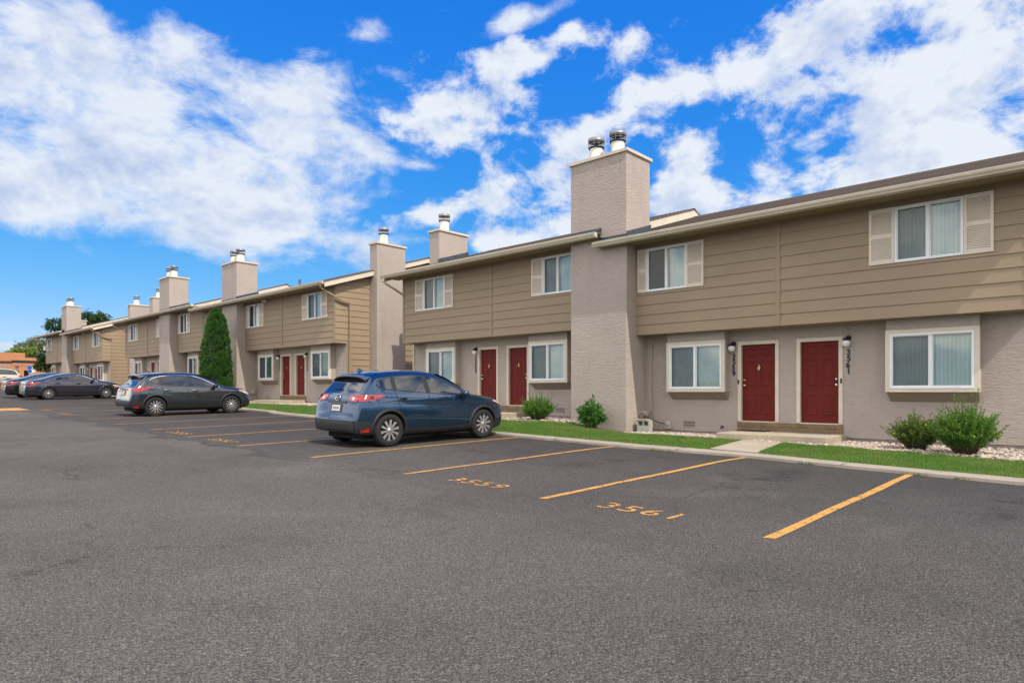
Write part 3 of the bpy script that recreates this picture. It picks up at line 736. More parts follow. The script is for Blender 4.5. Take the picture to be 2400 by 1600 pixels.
T=dict(bay1=(1.87,3.61),door1=(3.96,4.87),door2=(5.51,6.42),bay2=(7.53,9.30),win1=(1.39,2.65),win2=(7.78,9.07),lamp1=3.72,num1=3.745,lamp2=6.62,num2=6.645,div=(5.12,5.23))
def wing(root,c,sgn,sc,zr,xa,xb,ch_edge,numbers,styles=('blind','blind','blind','blind'),end=True,parts='all',knock=(True,True)):
    """one two-unit wing; c = chimney centre, sgn=+1 towards +x. xa..xb = siding extent"""
    X=lambda d:c+sgn*sc*d
    rg=lambda k:ue(X(T[k][0]),X(T[k][1]))
    zs0,zs1=1.65+zr+H,4.275+zr+H
    doors=[rg('door1'),rg('door2')]; bays=[rg('bay1'),rg('bay2')]; wins=[rg('win1'),rg('win2')]
    if parts=='inner': doors=doors[:1]; bays=bays[:1]; wins=wins[:1]
    inr=lambda w:xa-.05<w[0] and w[1]<xb+.05
    doors=[d for d in doors if inr(d)]; bays=[d for d in bays if inr(d)]; wins=[d for d in wins if inr(d)]
    # ground-floor stucco wall with door openings
    mb=MB(); zb=zr-1.13+H
    hole_wall(mb,xa,xb,zb,zs0+.02,[(d[0],d[1],zr-.785+H-.03,zr+1.25+H) for d in doors],YW)
    mb.quad((xa,YW,zb),(xb,YW,zb),(xb,YW+.03,zb),(xa,YW+.03,zb))
    mb.build('ground_wall',M['stucco'],root,recalc=False)
    fd=MB(); fd.quad((xa,YW+.03,zb-.6),(xb,YW+.03,zb-.6),(xb,YW+.03,zb+.01),(xa,YW+.03,zb+.01)); fd.build('foundation',M['found'],root,recalc=False)
    # upper lapped siding
    holes=[(w[0],w[1],2.885+zr+H,4.125+zr+H) for w in wins]
    lw=MB(); lap_wall(lw,xa,xb,zs0,zs1,holes,lambda u,d,z:(u,YS-d,z))
    lw.quad((xa,YS-.015,zs0),(xb,YS-.015,zs0),(xb,YW+.01,zs0),(xa,YW+.01,zs0))
    sd=lw.build('siding',M['siding'],root,recalc=False)
    tr=MB(); a,b=rg('div')
    if xa<a and b<xb:
        tr.box(a,b,YS-.034,YS+.0,zs0+.002,zs1-.002); tr.build('trim_board',M['siding'],sd); tr=MB()
    if end:
        e=xb if sgn>0 else xa
        tr.box(e-.1 if sgn>0 else e-.004,e+.004 if sgn>0 else e+.1,YS-.032,YS+.0,zs0+.003,zs1-.003)
    if tr.v: tr.build('trim_board',M['siding'],sd)
    for w,st in zip(wins,styles[2:]):
        window(root,w[0],w[1],2.885+zr+H,4.125+zr+H,YS-.014,False,st)
        z0,z1=2.885+zr+H-.005,4.135+zr+H
        for s in (0,1):
            inner=(sgn>0 and s==0) or (sgn<0 and s==1)
            lim=.51*sc if not (inner and w is wins[0] and sgn>0) else .29*sc
            if s==0: shutter(root,w[0]-lim-.01,w[0]-.006,z0,z1,YS-.016)
            else: shutter(root,w[1]+.006,w[1]+lim+.01,z0,z1,YS-.016)
    for b_,st in zip(bays,styles[:2]): bay(root,b_[0],b_[1],zr,zs0+.0,st)
    for i,d in enumerate(doors): door(root,d[0],d[1],zr,(i==0) if sgn>0 else (i==1),knock[i],brass=(i==0))
    if doors:
        k=MB(); x0_,x1_=min(d[0] for d in doors)-.1,max(d[1] for d in doors)+.1
        k.box(x0_,x1_,YW-.045,YW+.005,zr-1.04+H,zr-.822+H); k.box(x0_+.02,x1_-.02,YW-.058,YW-.045,zr-.92+H,zr-.835+H); k.build('kickboard',M['wood'],root)
        p=MB(); y0=15.76; px0,px1=ue(X(3.98),X(6.62)); p.box(px0,px1,y0,YW-.06,zr-1.55+H,zr-1.04+H)
        po=p.build('porch_step',M['step'],root); bv=po.modifiers.new('e','BEVEL'); bv.width=.02; bv.segments=2
    if numbers[0]: wall_lamp(root,X(T['lamp1']),zr); house_number(root,X(T['num1'])+.0,zr,numbers[0])
    if len(numbers)>1 and numbers[1]: wall_lamp(root,X(T['lamp2']),zr); house_number(root,X(T['num2']),zr,numbers[1])
    vx0,vx1=ue(X(2.22),X(2.60)); vent(root,vx0,vx1,zr-1.02+H,zr-.84+H)

def end_wall(root,x,sgn,zr,lit=True):
    """gable end of lapped siding; sgn=+1 faces +x"""
    zs0=1.65+zr+H; ze=zr+4.375+H
    top=lambda y:ze-.06+PITCH*((y-YE) if y<RIDGE else (2*RIDGE-YE-y))
    mb=MB(); zb=zr-1.1+H; pitch=.288
    # boards, cut to the roof slope
    k=0; z=zb
    while z<top(RIDGE):
        z2=min(z+pitch,top(RIDGE))
        for ya,yb in ((YS,YW),(YW,RIDGE),(RIDGE,BACK-.7)):
            if yb==YW and z2<zs0+.01: continue
            n=10
            for i in range(n):
                p,q=ya+(yb-ya)*i/n,ya+(yb-ya)*(i+1)/n
                c0=z if not(yb==YW) else max(z,zs0)
                d0p,d0q=min(z2,top(p)),min(z2,top(q))
                if d0p<=c0 and d0q<=c0: continue
                d0p,d0q=max(d0p,c0),max(d0q,c0)
                f=lambda zz:.022*(1-(zz-z)/pitch)+.001
                mb.add([(x+sgn*f(c0),p,c0),(x+sgn*f(c0),q,c0),(x+sgn*f(d0q),q,d0q),(x+sgn*f(d0p),p,d0p)],[(0,1,2,3)])
                if c0==z: mb.add([(x-sgn*.004,p,c0),(x-sgn*.004,q,c0),(x+sgn*f(c0),q,c0),(x+sgn*f(c0),p,c0)],[(0,1,2,3)])
        z+=pitch
    mb.quad((x,YS-.0,zs0),(x,YW,zs0),(x-sgn*.1,YW,zs0),(x-sgn*.1,YS,zs0))
    s=mb.build('siding',M['siding'],root,recalc=False)
    t=MB(); t.box(x-.01 if sgn>0 else x-.02,x+.02 if sgn>0 else x+.01,YW-.004,YW+.1,zb,zs0); t.build('trim_board',M['siding'],s)
    f=MB(); f.box(x-.05,x+.05,YW,BACK-.8,zb-.7,zb+.001); f.build('foundation',M['found'],root)
def back_wall(root,x0,x1,zr):
    mb=MB(); mb.quad((x0,BACK-.72,zr-1.8+H),(x1,BACK-.72,zr-1.8+H),(x1,BACK-.72,zr+4.4+H),(x0,BACK-.72,zr+4.4+H)); mb.build('back_wall',M['siding'],root,recalc=False)
def flashing(root,x0,x1,zr,y0=YE+.035):
    ze=zr+4.375+H; mb=MB(); mb.box(x0,x1,YC-.025,YC+.02,ze+.02,ze+.19); mb.add([(x0,YE-.03,ze+.018),(x1,YE-.03,ze+.018),(x1,YC-.02,ze+.13),(x0,YC-.02,ze+.13)],[(0,1,2,3)]); return mb.build('flashing',M['flash'],root)
def side_flashing(root,x,sg,zr,y0,y1):
    ze=zr+4.375+H; f=lambda y:ze+PITCH*(y-YE)+.015; mb=MB()
    mb.add([(x,y0,f(y0)),(x,y1,f(y1)),(x,y1,f(y1)+.16),(x,y0,f(y0)+.16),(x+sg*.02,y0,f(y0)),(x+sg*.02,y1,f(y1)),(x+sg*.02,y1,f(y1)+.16),(x+sg*.02,y0,f(y0)+.16)],[(0,1,2,3),(4,5,6,7),(0,4,5,1),(2,6,7,3),(0,3,7,4),(1,5,6,2)])
    return mb.build('flashing',M['flash'],root)
def step_wall(root,x,sg,zlo,zhi,y0=YE+.05):
    """small gable strip where one roof steps above the next"""
    f=lambda z,y:z+4.375+H+PITCH*(y-YE)
    mb=MB(); mb.quad((x,y0,f(zlo,y0)-.1),(x,RIDGE,f(zlo,RIDGE)-.1),(x,RIDGE,f(zhi,RIDGE)-.05),(x,y0,f(zhi,y0)-.05)); mb.quad((x,2*RIDGE-y0,f(zlo,y0)-.1),(x,RIDGE,f(zlo,RIDGE)-.1),(x,RIDGE,f(zhi,RIDGE)-.05),(x,2*RIDGE-y0,f(zhi,y0)-.05))
    mb.build('step_wall',M['cream'],root,recalc=False)
def floodlights(root,x,zr):
    z=zr+4.15+H; mb=MB(); mb.box(x-.05,x+.05,YS-.1,YS-.03,z-.01,z+.1)
    for s in (-.13,.13):
        mb.lathe([(0,0),(.03,.0),(.04,-.06),(.07,-.13),(.06,-.135),(0,-.13)],(x+s,YS-.09,z+.02),'y',14)
    mb.build('floodlight',M['vinyl'],root)

def B1():
    c=-11.585; r=thing('townhouse_row',(-11.6,YW,base_z(-11.6)),'nearest two-storey townhouse row, with red doors numbered 3555, 3559 and 3561','townhouse','rows of townhouses')
    wing(r,c,1,1.0,0,-10.57,-1.35,0,('3559','3561'),('blind','blind','open','blind'),knock=(True,False))
    wing(r,c,-1,.965,.305,-21.66,-12.6,0,('','3555'),('blind','blind','blind','blind'))
    chimney(r,-12.61,-10.565,YC,17.47,.2,7.05+H,2,[-12.02,-11.23])
    roof(r,-11.5,-.62,0,(False,True)); roof(r,-22.08,-11.46,.305,(True,False)); step_wall(r,-11.47,1,0,.305,17.4)
    for a,b,z in ((-11.52,-.62,0),(-22.05,-11.44,.305)): gutter(r,a,b,4.25+z+H); soffit(r,a,b,z)
    flashing(r,-11.50,-10.56,0); flashing(r,-12.62,-11.45,.305); side_flashing(r,-10.565,1,0,YC-.02,17.5)
    end_wall(r,-1.35,1,0); end_wall(r,-21.66,-1,.305)
    back_wall(r,-11.5,-1.35,0); back_wall(r,-21.66,-11.5,.305)
    chimney(r,-22.27,-21.6,18.59,20.25,.2,6.98+.03+H,1,[-21.95]); side_flashing(r,-21.6,1,.305,18.5,20.3)
    downspout(r,-21.85,-21.66,.305,'cream')
    u=MB(); u.box(-9.92,-9.72,YW-.09,YW+.0,-1.08+H,-.88+H); u.lathe([(0,-.1),(.085,-.1),(.085,-.088)],(-9.82,YW-.0,-.95+H),'y',20); u.build('utility_box',M['box'],r)
    u=MB(); u.box(-10.56,-10.42,YW-.28,YW-.14,-.72+H,-.58+H); u.box(-10.565,-10.40,YW-.29,YW-.13,-.60+H,-.575+H); u.build('outlet_box',M['box'],r)
    u=MB(); u.tube([(-10.36,YW-.012,1.4+H),(-10.37,YW-.012,0+H),(-10.35,YW-.012,-.5+H),(-10.36,YW-.012,-1.0+H)],.009,6); u.build('cable',M['found'],r)
    u=MB(); u.tube([(-8.15,YW,-.98+H),(-8.15,YW-.1,-.98+H),(-8.15,YW-.14,-1.02+H)],.018,8); u.lathe([(0,0),(.04,0),(.04,.015),(0,.015)],(-8.15,YW-.1,-.955+H),'z',12); u.build('hose_tap',M['blackmetal'],r)
    for x in (-7.70,-5.1): 
        u=MB(); u.box(x-.018,x+.018,YW-.04,YW-.02,.20+H,.32+H); u.build('doorbell',M['blackmetal'],r)
    return r
def B2():
    r=thing('townhouse_row',(-41.6,YW,base_z(-41.6)),'middle townhouse row, gable end in sun, conical evergreen against its front','townhouse','rows of townhouses')
    c=-36.79; c2=-46.57; zc=.875
    wing(r,c,1,.98,.6,-35.9,-26.75,0,('3551','3553'),('drape','drape','open','blind'))
    wing(r,c,-1,.98,.6,-41.62,-37.7,0,('',),end=False,parts='inner')
    wing(r,c2,1,.97,zc,-45.6,-41.55,0,('',),('open','open','open','open'),end=True,parts='inner')
    wing(r,c2,-1,.905,zc,-55.95,-47.5,0,('3543',''),('blind','blind','blind','open'))
    chimney(r,-37.73,-35.85,YC,17.4,.4,7.24+H,2); chimney(r,-47.47,-45.67,YC,17.4,.6,7.56+H,2)
    roof(r,-41.55,-26.38,.6,(False,True)); roof(r,-56.35,-41.2,zc,(True,False)); step_wall(r,-41.22,1,.6,zc)
    for a,b,z in ((-41.6,-26.42,.6),(-56.35,-41.15,zc)): gutter(r,a,b,4.25+z+H); soffit(r,a,b,z)
    flashing(r,-37.75,-35.83,.6); flashing(r,-47.5,-45.65,zc); side_flashing(r,-35.85,1,.6,YC-.02,17.45); side_flashing(r,-45.67,1,zc,YC-.02,17.45)
    end_wall(r,-26.75,1,.6); end_wall(r,-55.95,-1,zc); back_wall(r,-41.5,-26.75,.6); back_wall(r,-55.95,-41.5,zc)
    chimney(r,-26.73,-26.12,18.59,20.28,.4,7.16+H,1,[-26.42]); chimney(r,-56.6,-55.9,18.59,20.28,.6,7.45+H,1,[-56.25])
    downspout(r,-26.62,-26.75,.6,'siding'); downspout(r,-56.12,-55.95,zc,'cream')
    floodlights(r,-33.3,.6)
    for vx,vy in ((-32.3,18.0),):
        u=MB(); zz=.6+4.375+H+PITCH*(vy-YE); u.lathe([(.12,-.05),(.06,.05),(.06,.32),(.05,.32),(.05,.05)],(vx,vy,zz),'z',14); u.build('roof_vent',M['flash'],r,recalc=False)
    u=MB(); u.box(-35.9,-35.6,YW-.35,YW-.2,-.12+H,.1+H); u.box(-35.92,-35.58,YW-.36,YW-.19,.09+H,.115+H); u.build('outlet_box',M['box'],r)
    p=MB(); p.box(-34.35,-32.93,16.0,YW-.06,-.85+H,-.50+H); p.box(-34.3,-33.4,15.7,15.995,-.85+H,-.62+H); p.build('side_step',M['step'],r)
    return r
def B3():
    r=thing('townhouse_row',(-71.3,YW,base_z(-71.3)),'farthest townhouse row, beside the orange brick building, its end wall brightly sunlit','townhouse','rows of townhouses')
    c=-71.35; za,zb=.87,1.16
    wing(r,c,1,.94,za,-70.55,-61.82,0,('3537','3539'),('open','open','open','open'))
    wing(r,c,-1,.90,zb,-80.42,-72.15,0,('3533',''),('open','open','open','open'))
    chimney(r,-72.2,-70.5,YC,17.35,1.0,7.86+H,2)
    roof(r,-71.3,-61.42,za,(False,True)); roof(r,-80.75,-71.25,zb,(True,False)); step_wall(r,-71.27,1,za,zb,17.3)
    for a,b,z in ((-71.3,-61.45,za),(-80.75,-71.2,zb)): gutter(r,a,b,4.25+z+H); soffit(r,a,b,z)
    flashing(r,-71.3,-70.48,za); flashing(r,-72.22,-71.2,zb); side_flashing(r,-70.5,1,za,YC-.02,17.4)
    end_wall(r,-61.82,1,za); end_wall(r,-80.42,-1,zb); back_wall(r,-71.3,-61.82,za); back_wall(r,-80.42,-71.3,zb)
    chimney(r,-61.8,-61.2,18.59,20.28,.9,7.35+H,1,[-61.5]); chimney(r,-81.0,-80.4,18.59,20.28,.9,7.5+H,1,[-80.7])
    downspout(r,-61.65,-61.82,za,'siding'); downspout(r,-80.58,-80.42,zb,'cream'); floodlights(r,-66.4,za)
    u=MB(); x0=c-.9*9.07; u.box(x0+.05,x0+.62,YS-.42,YS-.03,2.95+zb+H,3.35+zb+H); u.build('air_conditioner',M['vinyl'],r)
    return r
b1=B1(); b2=B2(); b3=B3()
# ------------------------------------------------------------------ cars
M['glassdark']=None
def mat_cabin():
    m,nt,b=newmat('tinted_car_glass'); p=objc(nt); n=nt.noise(p,2.5,2)
    nt.link(nt.mix(n,(.006,.008,.010),(.014,.018,.020)),b.inputs['Base Color']); b.inputs['Roughness'].default_value=.03; b.inputs['Specular IOR Level'].default_value=.75
    b.inputs['Coat Weight'].default_value=.6; b.inputs['Coat Roughness'].default_value=.01; return m
M['glassdark']=mat_cabin()
M['tyre']=simple('tyre_rubber',(.013,.013,.013),.85,.2,20,.15,90)
M['cladding']=simple('black_cladding',(.014,.015,.017),.6,.15,12,.08,200)
M['gloss_black']=simple('gloss_black',(.010,.010,.011),.42,.1,8,coat=.1)
M['arch']=simple('wheel_well',(.006,.006,.006),.95,.2,8)
M['alloy']=simple('alloy_silver',(.52,.52,.53),.30,.08,10,metal=.75)
M['alloy_dark']=simple('alloy_shadow',(.035,.035,.037),.5,.2,10)
M['redlens']=simple('red_lens',(.36,.008,.007),.12,.25,14,coat=1)
M['whitelens']=simple('clear_lens',(.55,.53,.5),.1,.3,30,coat=1)
M['orangelens']=simple('amber_lens',(.75,.20,.02),.15,.2,14,coat=1)
M['seam']=simple('panel_gap',(.004,.004,.005),.7,.1,8)
M['plate']=simple('white_plate',(.62,.63,.62),.4,.12,30)
M['plate_y']=simple('yellow_plate',(.62,.42,.12),.4,.25,40)
M['steel']=simple('bright_trim',(.7,.71,.73),.16,.05,8,metal=1)
P_BLUE=mat_carpaint('blue_car_paint',(.014,.048,.100),.72,.14)
P_GREY=mat_carpaint('blue_grey_car_paint',(.046,.053,.067),.7,.16)
P_PURP=mat_carpaint('purple_grey_car_paint',(.044,.043,.064),.7,.16)
P_BLACK=mat_carpaint('black_car_paint',(.02,.022,.03),.7,.2)
P_TAN=mat_carpaint('tan_car_paint',(.40,.36,.29),.3,.32)

def herm(pts):
    """monotone cubic through (a,v) points"""
    xs=[p[0] for p in pts]; ys=[p[1] for p in pts]; n=len(xs)
    d=[(ys[i+1]-ys[i])/(xs[i+1]-xs[i]) for i in range(n-1)]; m=[0]*n; m[0]=d[0]; m[-1]=d[-1]
    for i in range(1,n-1):
        m[i]=0 if d[i-1]*d[i]<=0 else 2*d[i-1]*d[i]/(d[i-1]+d[i])
    def f(x):
        if x<=xs[0]: return ys[0]
        if x>=xs[-1]: return ys[-1]
        i=0
        while x>xs[i+1]: i+=1
        h=xs[i+1]-xs[i]; t=(x-xs[i])/h
        return (2*t**3-3*t*t+1)*ys[i]+(t**3-2*t*t+t)*h*m[i]+(-2*t**3+3*t*t)*ys[i+1]+(t**3-t*t)*h*m[i+1]
    return f
PROF=herm([(0,.90),(.06,.945),(.2,.98),(.42,1.0),(.62,.998),(.76,.992),(.84,.978),(.93,.955),(1,.93)])
class Car:
    def __init__(s,S):
        s.S=S; s.top=herm(S['top']); s.bot=herm(S['bot']); s.W=herm(S['W']); s.belt=herm(S['belt']); s.L=S['L']; s.rt=S.get('rt',.12); s.tum=S.get('tum',.44); s.crown=S.get('crown',.035)
    def side(s,a,z):
        zb,zt,zl,W=s.bot(a),s.top(a),s.belt(a),s.W(a)
        if z<=zl: y=W*PROF(max(0,(z-zb)/(zl-zb)))
        else: y=W*.93-(z-zl)*(s.tum if z-zl>.06 else s.tum*(.35+.65*(z-zl)/.06))
        # character crease below the belt
        r=min(s.rt,(zt-zb)*.5)
        if z>zt-r:
            u=min(1,(z-(zt-r))/r); y-=r*.9*(1-math.sqrt(max(0,1-u*u)))
        return max(.02,y)
    def edge(s,a): return s.side(a,s.top(a))
    def topz(s,a,y):
        e=s.edge(a); return s.top(a)+s.crown*(1-min(1,(y/e)**2))
    def ps(s,a,z,off=0,sg=1):     # point on the flank
        e=.01; y=s.side(a,z); da=(s.side(a+e,z)-s.side(a-e,z))/(2*e); dz=(s.side(a,z+e)-s.side(a,z-e))/(2*e)
        n=Vector((1,-da,-dz)).normalized(); return (sg*(y+n.x*off),a+n.y*off,z+n.z*off)
    def pt(s,a,y,off=0):          # point on the upper (roof / rear / hood) skin
        e=.004; z=s.topz(a,y); da=(s.topz(a+e,y)-s.topz(a-e,y))/(2*e); dy=(s.topz(a,y+e)-s.topz(a,y-e))/(2*e)
        n=Vector((-dy,-da,1)).normalized(); return (y+n.x*off,a+n.y*off,z+n.z*off)
    def a_rear(s,z):              # station where the tail reaches height z
        lo,hi=0,s.S['peak']
        for _ in range(40):
            m=(lo+hi)/2
            if s.top(m)<z: lo=m
            else: hi=m
        return (lo+hi)/2
    def shell(s,paint,parent):
        A=[]; L=s.L
        u=np.linspace(0,1,120); A=list(L*(.5-.5*np.cos(np.pi*u))*.35+L*u*.65); A+= [s.a_rear(z) for z in np.linspace(s.top(0)+.03,s.S['ztail'],16)]; A=sorted(set(round(float(x),4) for x in A))
        A=[A[0]]+[b for a,b in zip(A,A[1:]) if b-a>.004]
        n1,n2=30,9; mb=MB(); rings=[]
        for a in A:
            zb,zt=s.bot(a),s.top(a); r=min(s.rt,(zt-zb)*.5); ring=[]
            zz=list(np.linspace(zb,zt-r,n1-10,endpoint=False))+[zt-r+r*math.sin(t) for t in np.linspace(0,math.pi/2,10)]
            ring.append((0,a,zb)); 
            for z in zz: ring.append((s.side(a,z),a,z))
            e=ring[-1][0]
            for k in range(1,n2+1):
                y=e*(1-k/n2); ring.append((y,a,s.topz(a,y)))
            full=ring+[(-p[0],p[1],p[2]) for p in ring[-2:0:-1]]
            rings.append(full)
        n=len(rings[0]); vs=[p for r in rings for p in r]; fs=[]
        for i in range(len(A)-1):
            for j in range(n):
                q=(j+1)%n; fs.append((i*n+j,i*n+q,(i+1)*n+q,(i+1)*n+j))
        fs.append(tuple(range(n))); fs.append(tuple((len(A)-1)*n+j for j in range(n))[::-1])
        mb.add(vs,fs,0,True)
        body=mb.build('body',[paint,M['arch']],parent,local=True)
        cut=MB()
        for a in s.S['axles']:
            for sg in (1,-1): cut.lathe([(0,0),(s.S['arch'],0),(s.S['arch'],sg*.45),(0,sg*.45)],(sg*.58,a,s.S['wr']+.01),'x',48,0,False)
        c=cut.build('cut',[M['arch']],None); 
        md=body.modifiers.new('b','BOOLEAN'); md.object=c; md.operation='DIFFERENCE'; md.solver='EXACT'; md.material_mode='TRANSFER'
        c.parent=parent
        bpy.context.view_layer.update(); dg=bpy.context.evaluated_depsgraph_get()
        me=bpy.data.meshes.new_from_object(body.evaluated_get(dg)); body.modifiers.clear(); old=body.data; body.data=me; bpy.data.meshes.remove(old); me.name='body'
        cm=c.data; bpy.data.objects.remove(c); bpy.data.meshes.remove(cm)
        try: me.set_sharp_from_angle(angle=R(38))
        except Exception: pass
        return body
    def flank(s,curve_lo,curve_hi,a0,a1,off,sg,mb,n=36,m=8,mat=0,thick=0):
        lo,hi=herm(curve_lo),herm(curve_hi); vs=[];fs=[]
        for i in range(n+1):
            a=a0+(a1-a0)*i/n
            for j in range(m+1): vs.append(s.ps(a,lo(a)+(max(hi(a),lo(a)+1e-4)-lo(a))*j/m,off,sg))
        k=m+1
        for i in range(n):
            for j in range(m): fs.append((i*k+j,(i+1)*k+j,(i+1)*k+j+1,i*k+j+1))
        mb.add(vs,fs,mat,True)
    def patch(s,rows,off,mb,mat=0,m=12):   # rows: (a, y0, y1) on the upper skin
        vs=[];fs=[]
        for a,y0,y1 in rows:
            for j in range(m+1): vs.append(s.pt(a,y0+(y1-y0)*j/m,off))
        k=m+1
        for i in range(len(rows)-1):
            for j in range(m): fs.append((i*k+j,i*k+j+1,(i+1)*k+j+1,(i+1)*k+j))
        mb.add(vs,fs,mat,True)
    def rear_rows(s,z0,z1,y0,y1,n=10):
        out=[]
        for i in range(n+1):
            t=i/n; f=lambda v:v if not isinstance(v,tuple) else v[0]+(v[1]-v[0])*t
            out.append((s.a_rear(z0+(z1-z0)*t),f(y0),f(y1)))
        return out
    def seam(s,pts,sg,mb,w=.0055,off=.003):
        P=[]
        for (a0,z0),(a1,z1) in zip(pts,pts[1:]):
            k=max(2,int(math.hypot(a1-a0,z1-z0)/.04))
            for i in range(k): P.append((a0+(a1-a0)*i/k,z0+(z1-z0)*i/k))
        P.append(pts[-1])
        vs=[];fs=[]
        for i,(a,z) in enumerate(P):
            q=P[min(i+1,len(P)-1)];p=P[max(i-1,0)]; d=Vector((q[0]-p[0],q[1]-p[1])).normalized(); nn=(-d.y*w,d.x*w)
            vs.append(s.ps(a+nn[0],z+nn[1],off,sg)); vs.append(s.ps(a-nn[0],z-nn[1],off,sg))
        for i in range(len(P)-1): fs.append((2*i,2*i+1,2*i+3,2*i+2))
        mb.add(vs,fs)

def wheel(parent,x,a,r,w,sg,style):
    """tyre with a rim; sg = outward side"""
    t=MB(); h=w/2; rr=r*.655
    prof=[(rr-.015,-h*.75),(rr,-h*.9),(rr+.03,-h*.98),(r*.86,-h),(r*.955,-h*.88),(r*.99,-h*.72),(r,-h*.4),(r,h*.4),(r*.99,h*.72),(r*.955,h*.88),(r*.86,h),(rr+.03,h*.98),(rr,h*.9),(rr-.015,h*.75)]
    t.lathe([(p[0],p[1]) for p in prof],(x,a,r),'x',48)
    for k in range(3):
        g=-h*.35+k*h*.35; t.lathe([(r+.0005,g-.004),(r+.0012,g),(r+.0005,g+.004)],(x,a,r),'x',48,0)
    wh=t.build('wheel',M['tyre'],parent,local=True,recalc=False)
    m=MB(); xo=x+sg*h*.80; R0=rr+.004
    # barrel and dark back
    m.lathe([(0,-sg*.06),(R0*.93,-sg*.06),(R0*.97,0)],(xo,a,r),'x',48,1)
    m.lathe([(R0*.95,-sg*.03),(R0*.955,sg*.004),(R0,sg*.012),(R0+.008,sg*.004)],(xo,a,r),'x',48,0)
    def spoke(ang,w0,w1,r0,r1,tw=0,dep=.022):
        c,s_=math.cos(ang),math.sin(ang); P=[]
        for rad,ww,da in ((r0,w0,0),((r0+r1)/2,(w0+w1)/2*.92,tw*.5),(r1,w1,tw)):
            c,s_=math.cos(ang+da),math.sin(ang+da)
            for o,d in ((-ww,-.012),(-ww*.75,dep*.55),(ww*.75,dep*.55),(ww,-.012)):
                P.append((xo+sg*(d-(rad-r0)*.02),a+rad*c-o*s_,r+rad*s_+o*c))
        m.add(P,[(0,1,5,4),(1,2,6,5),(2,3,7,6),(4,5,9,8),(5,6,10,9),(6,7,11,10)],0)
    if style=='ten':
        for k in range(10): spoke(2*math.pi*k/10+.2,.020,.035,.05,R0*.955)
    elif style=='cover':
        for k in range(6):
            b=2*math.pi*k/6+.1; spoke(b-.17,.020,.024,.05,R0*.95,-.11); spoke(b+.17,.020,.024,.05,R0*.95,.11)
        m.lathe([(R0*.40,sg*.008),(R0*.28,sg*.012),(R0*.28,0)],(xo,a,r),'x',40,0)
    elif style=='swirl':
        for k in range(10): spoke(2*math.pi*k/10,.010,.026,.045,R0*.95,.42*sg)
    else:
        for k in range(6): spoke(2*math.pi*k/6,.028,.036,.05,R0*.95)
    m.lathe([(0,sg*.02),(.028,sg*.02),(.034,sg*.014),(.062,sg*.010),(.07,-sg*.01)],(xo,a,r),'x',28,0)
    for k in range(5):
        q=2*math.pi*k/5; m.lathe([(0,sg*.017),(.009,sg*.017),(.009,0)],(xo,a+.045*math.cos(q),r+.045*math.sin(q)),'x',10,1)
    m.build('rim',[M['alloy'],M['alloy_dark']],wh,local=True,recalc=False)

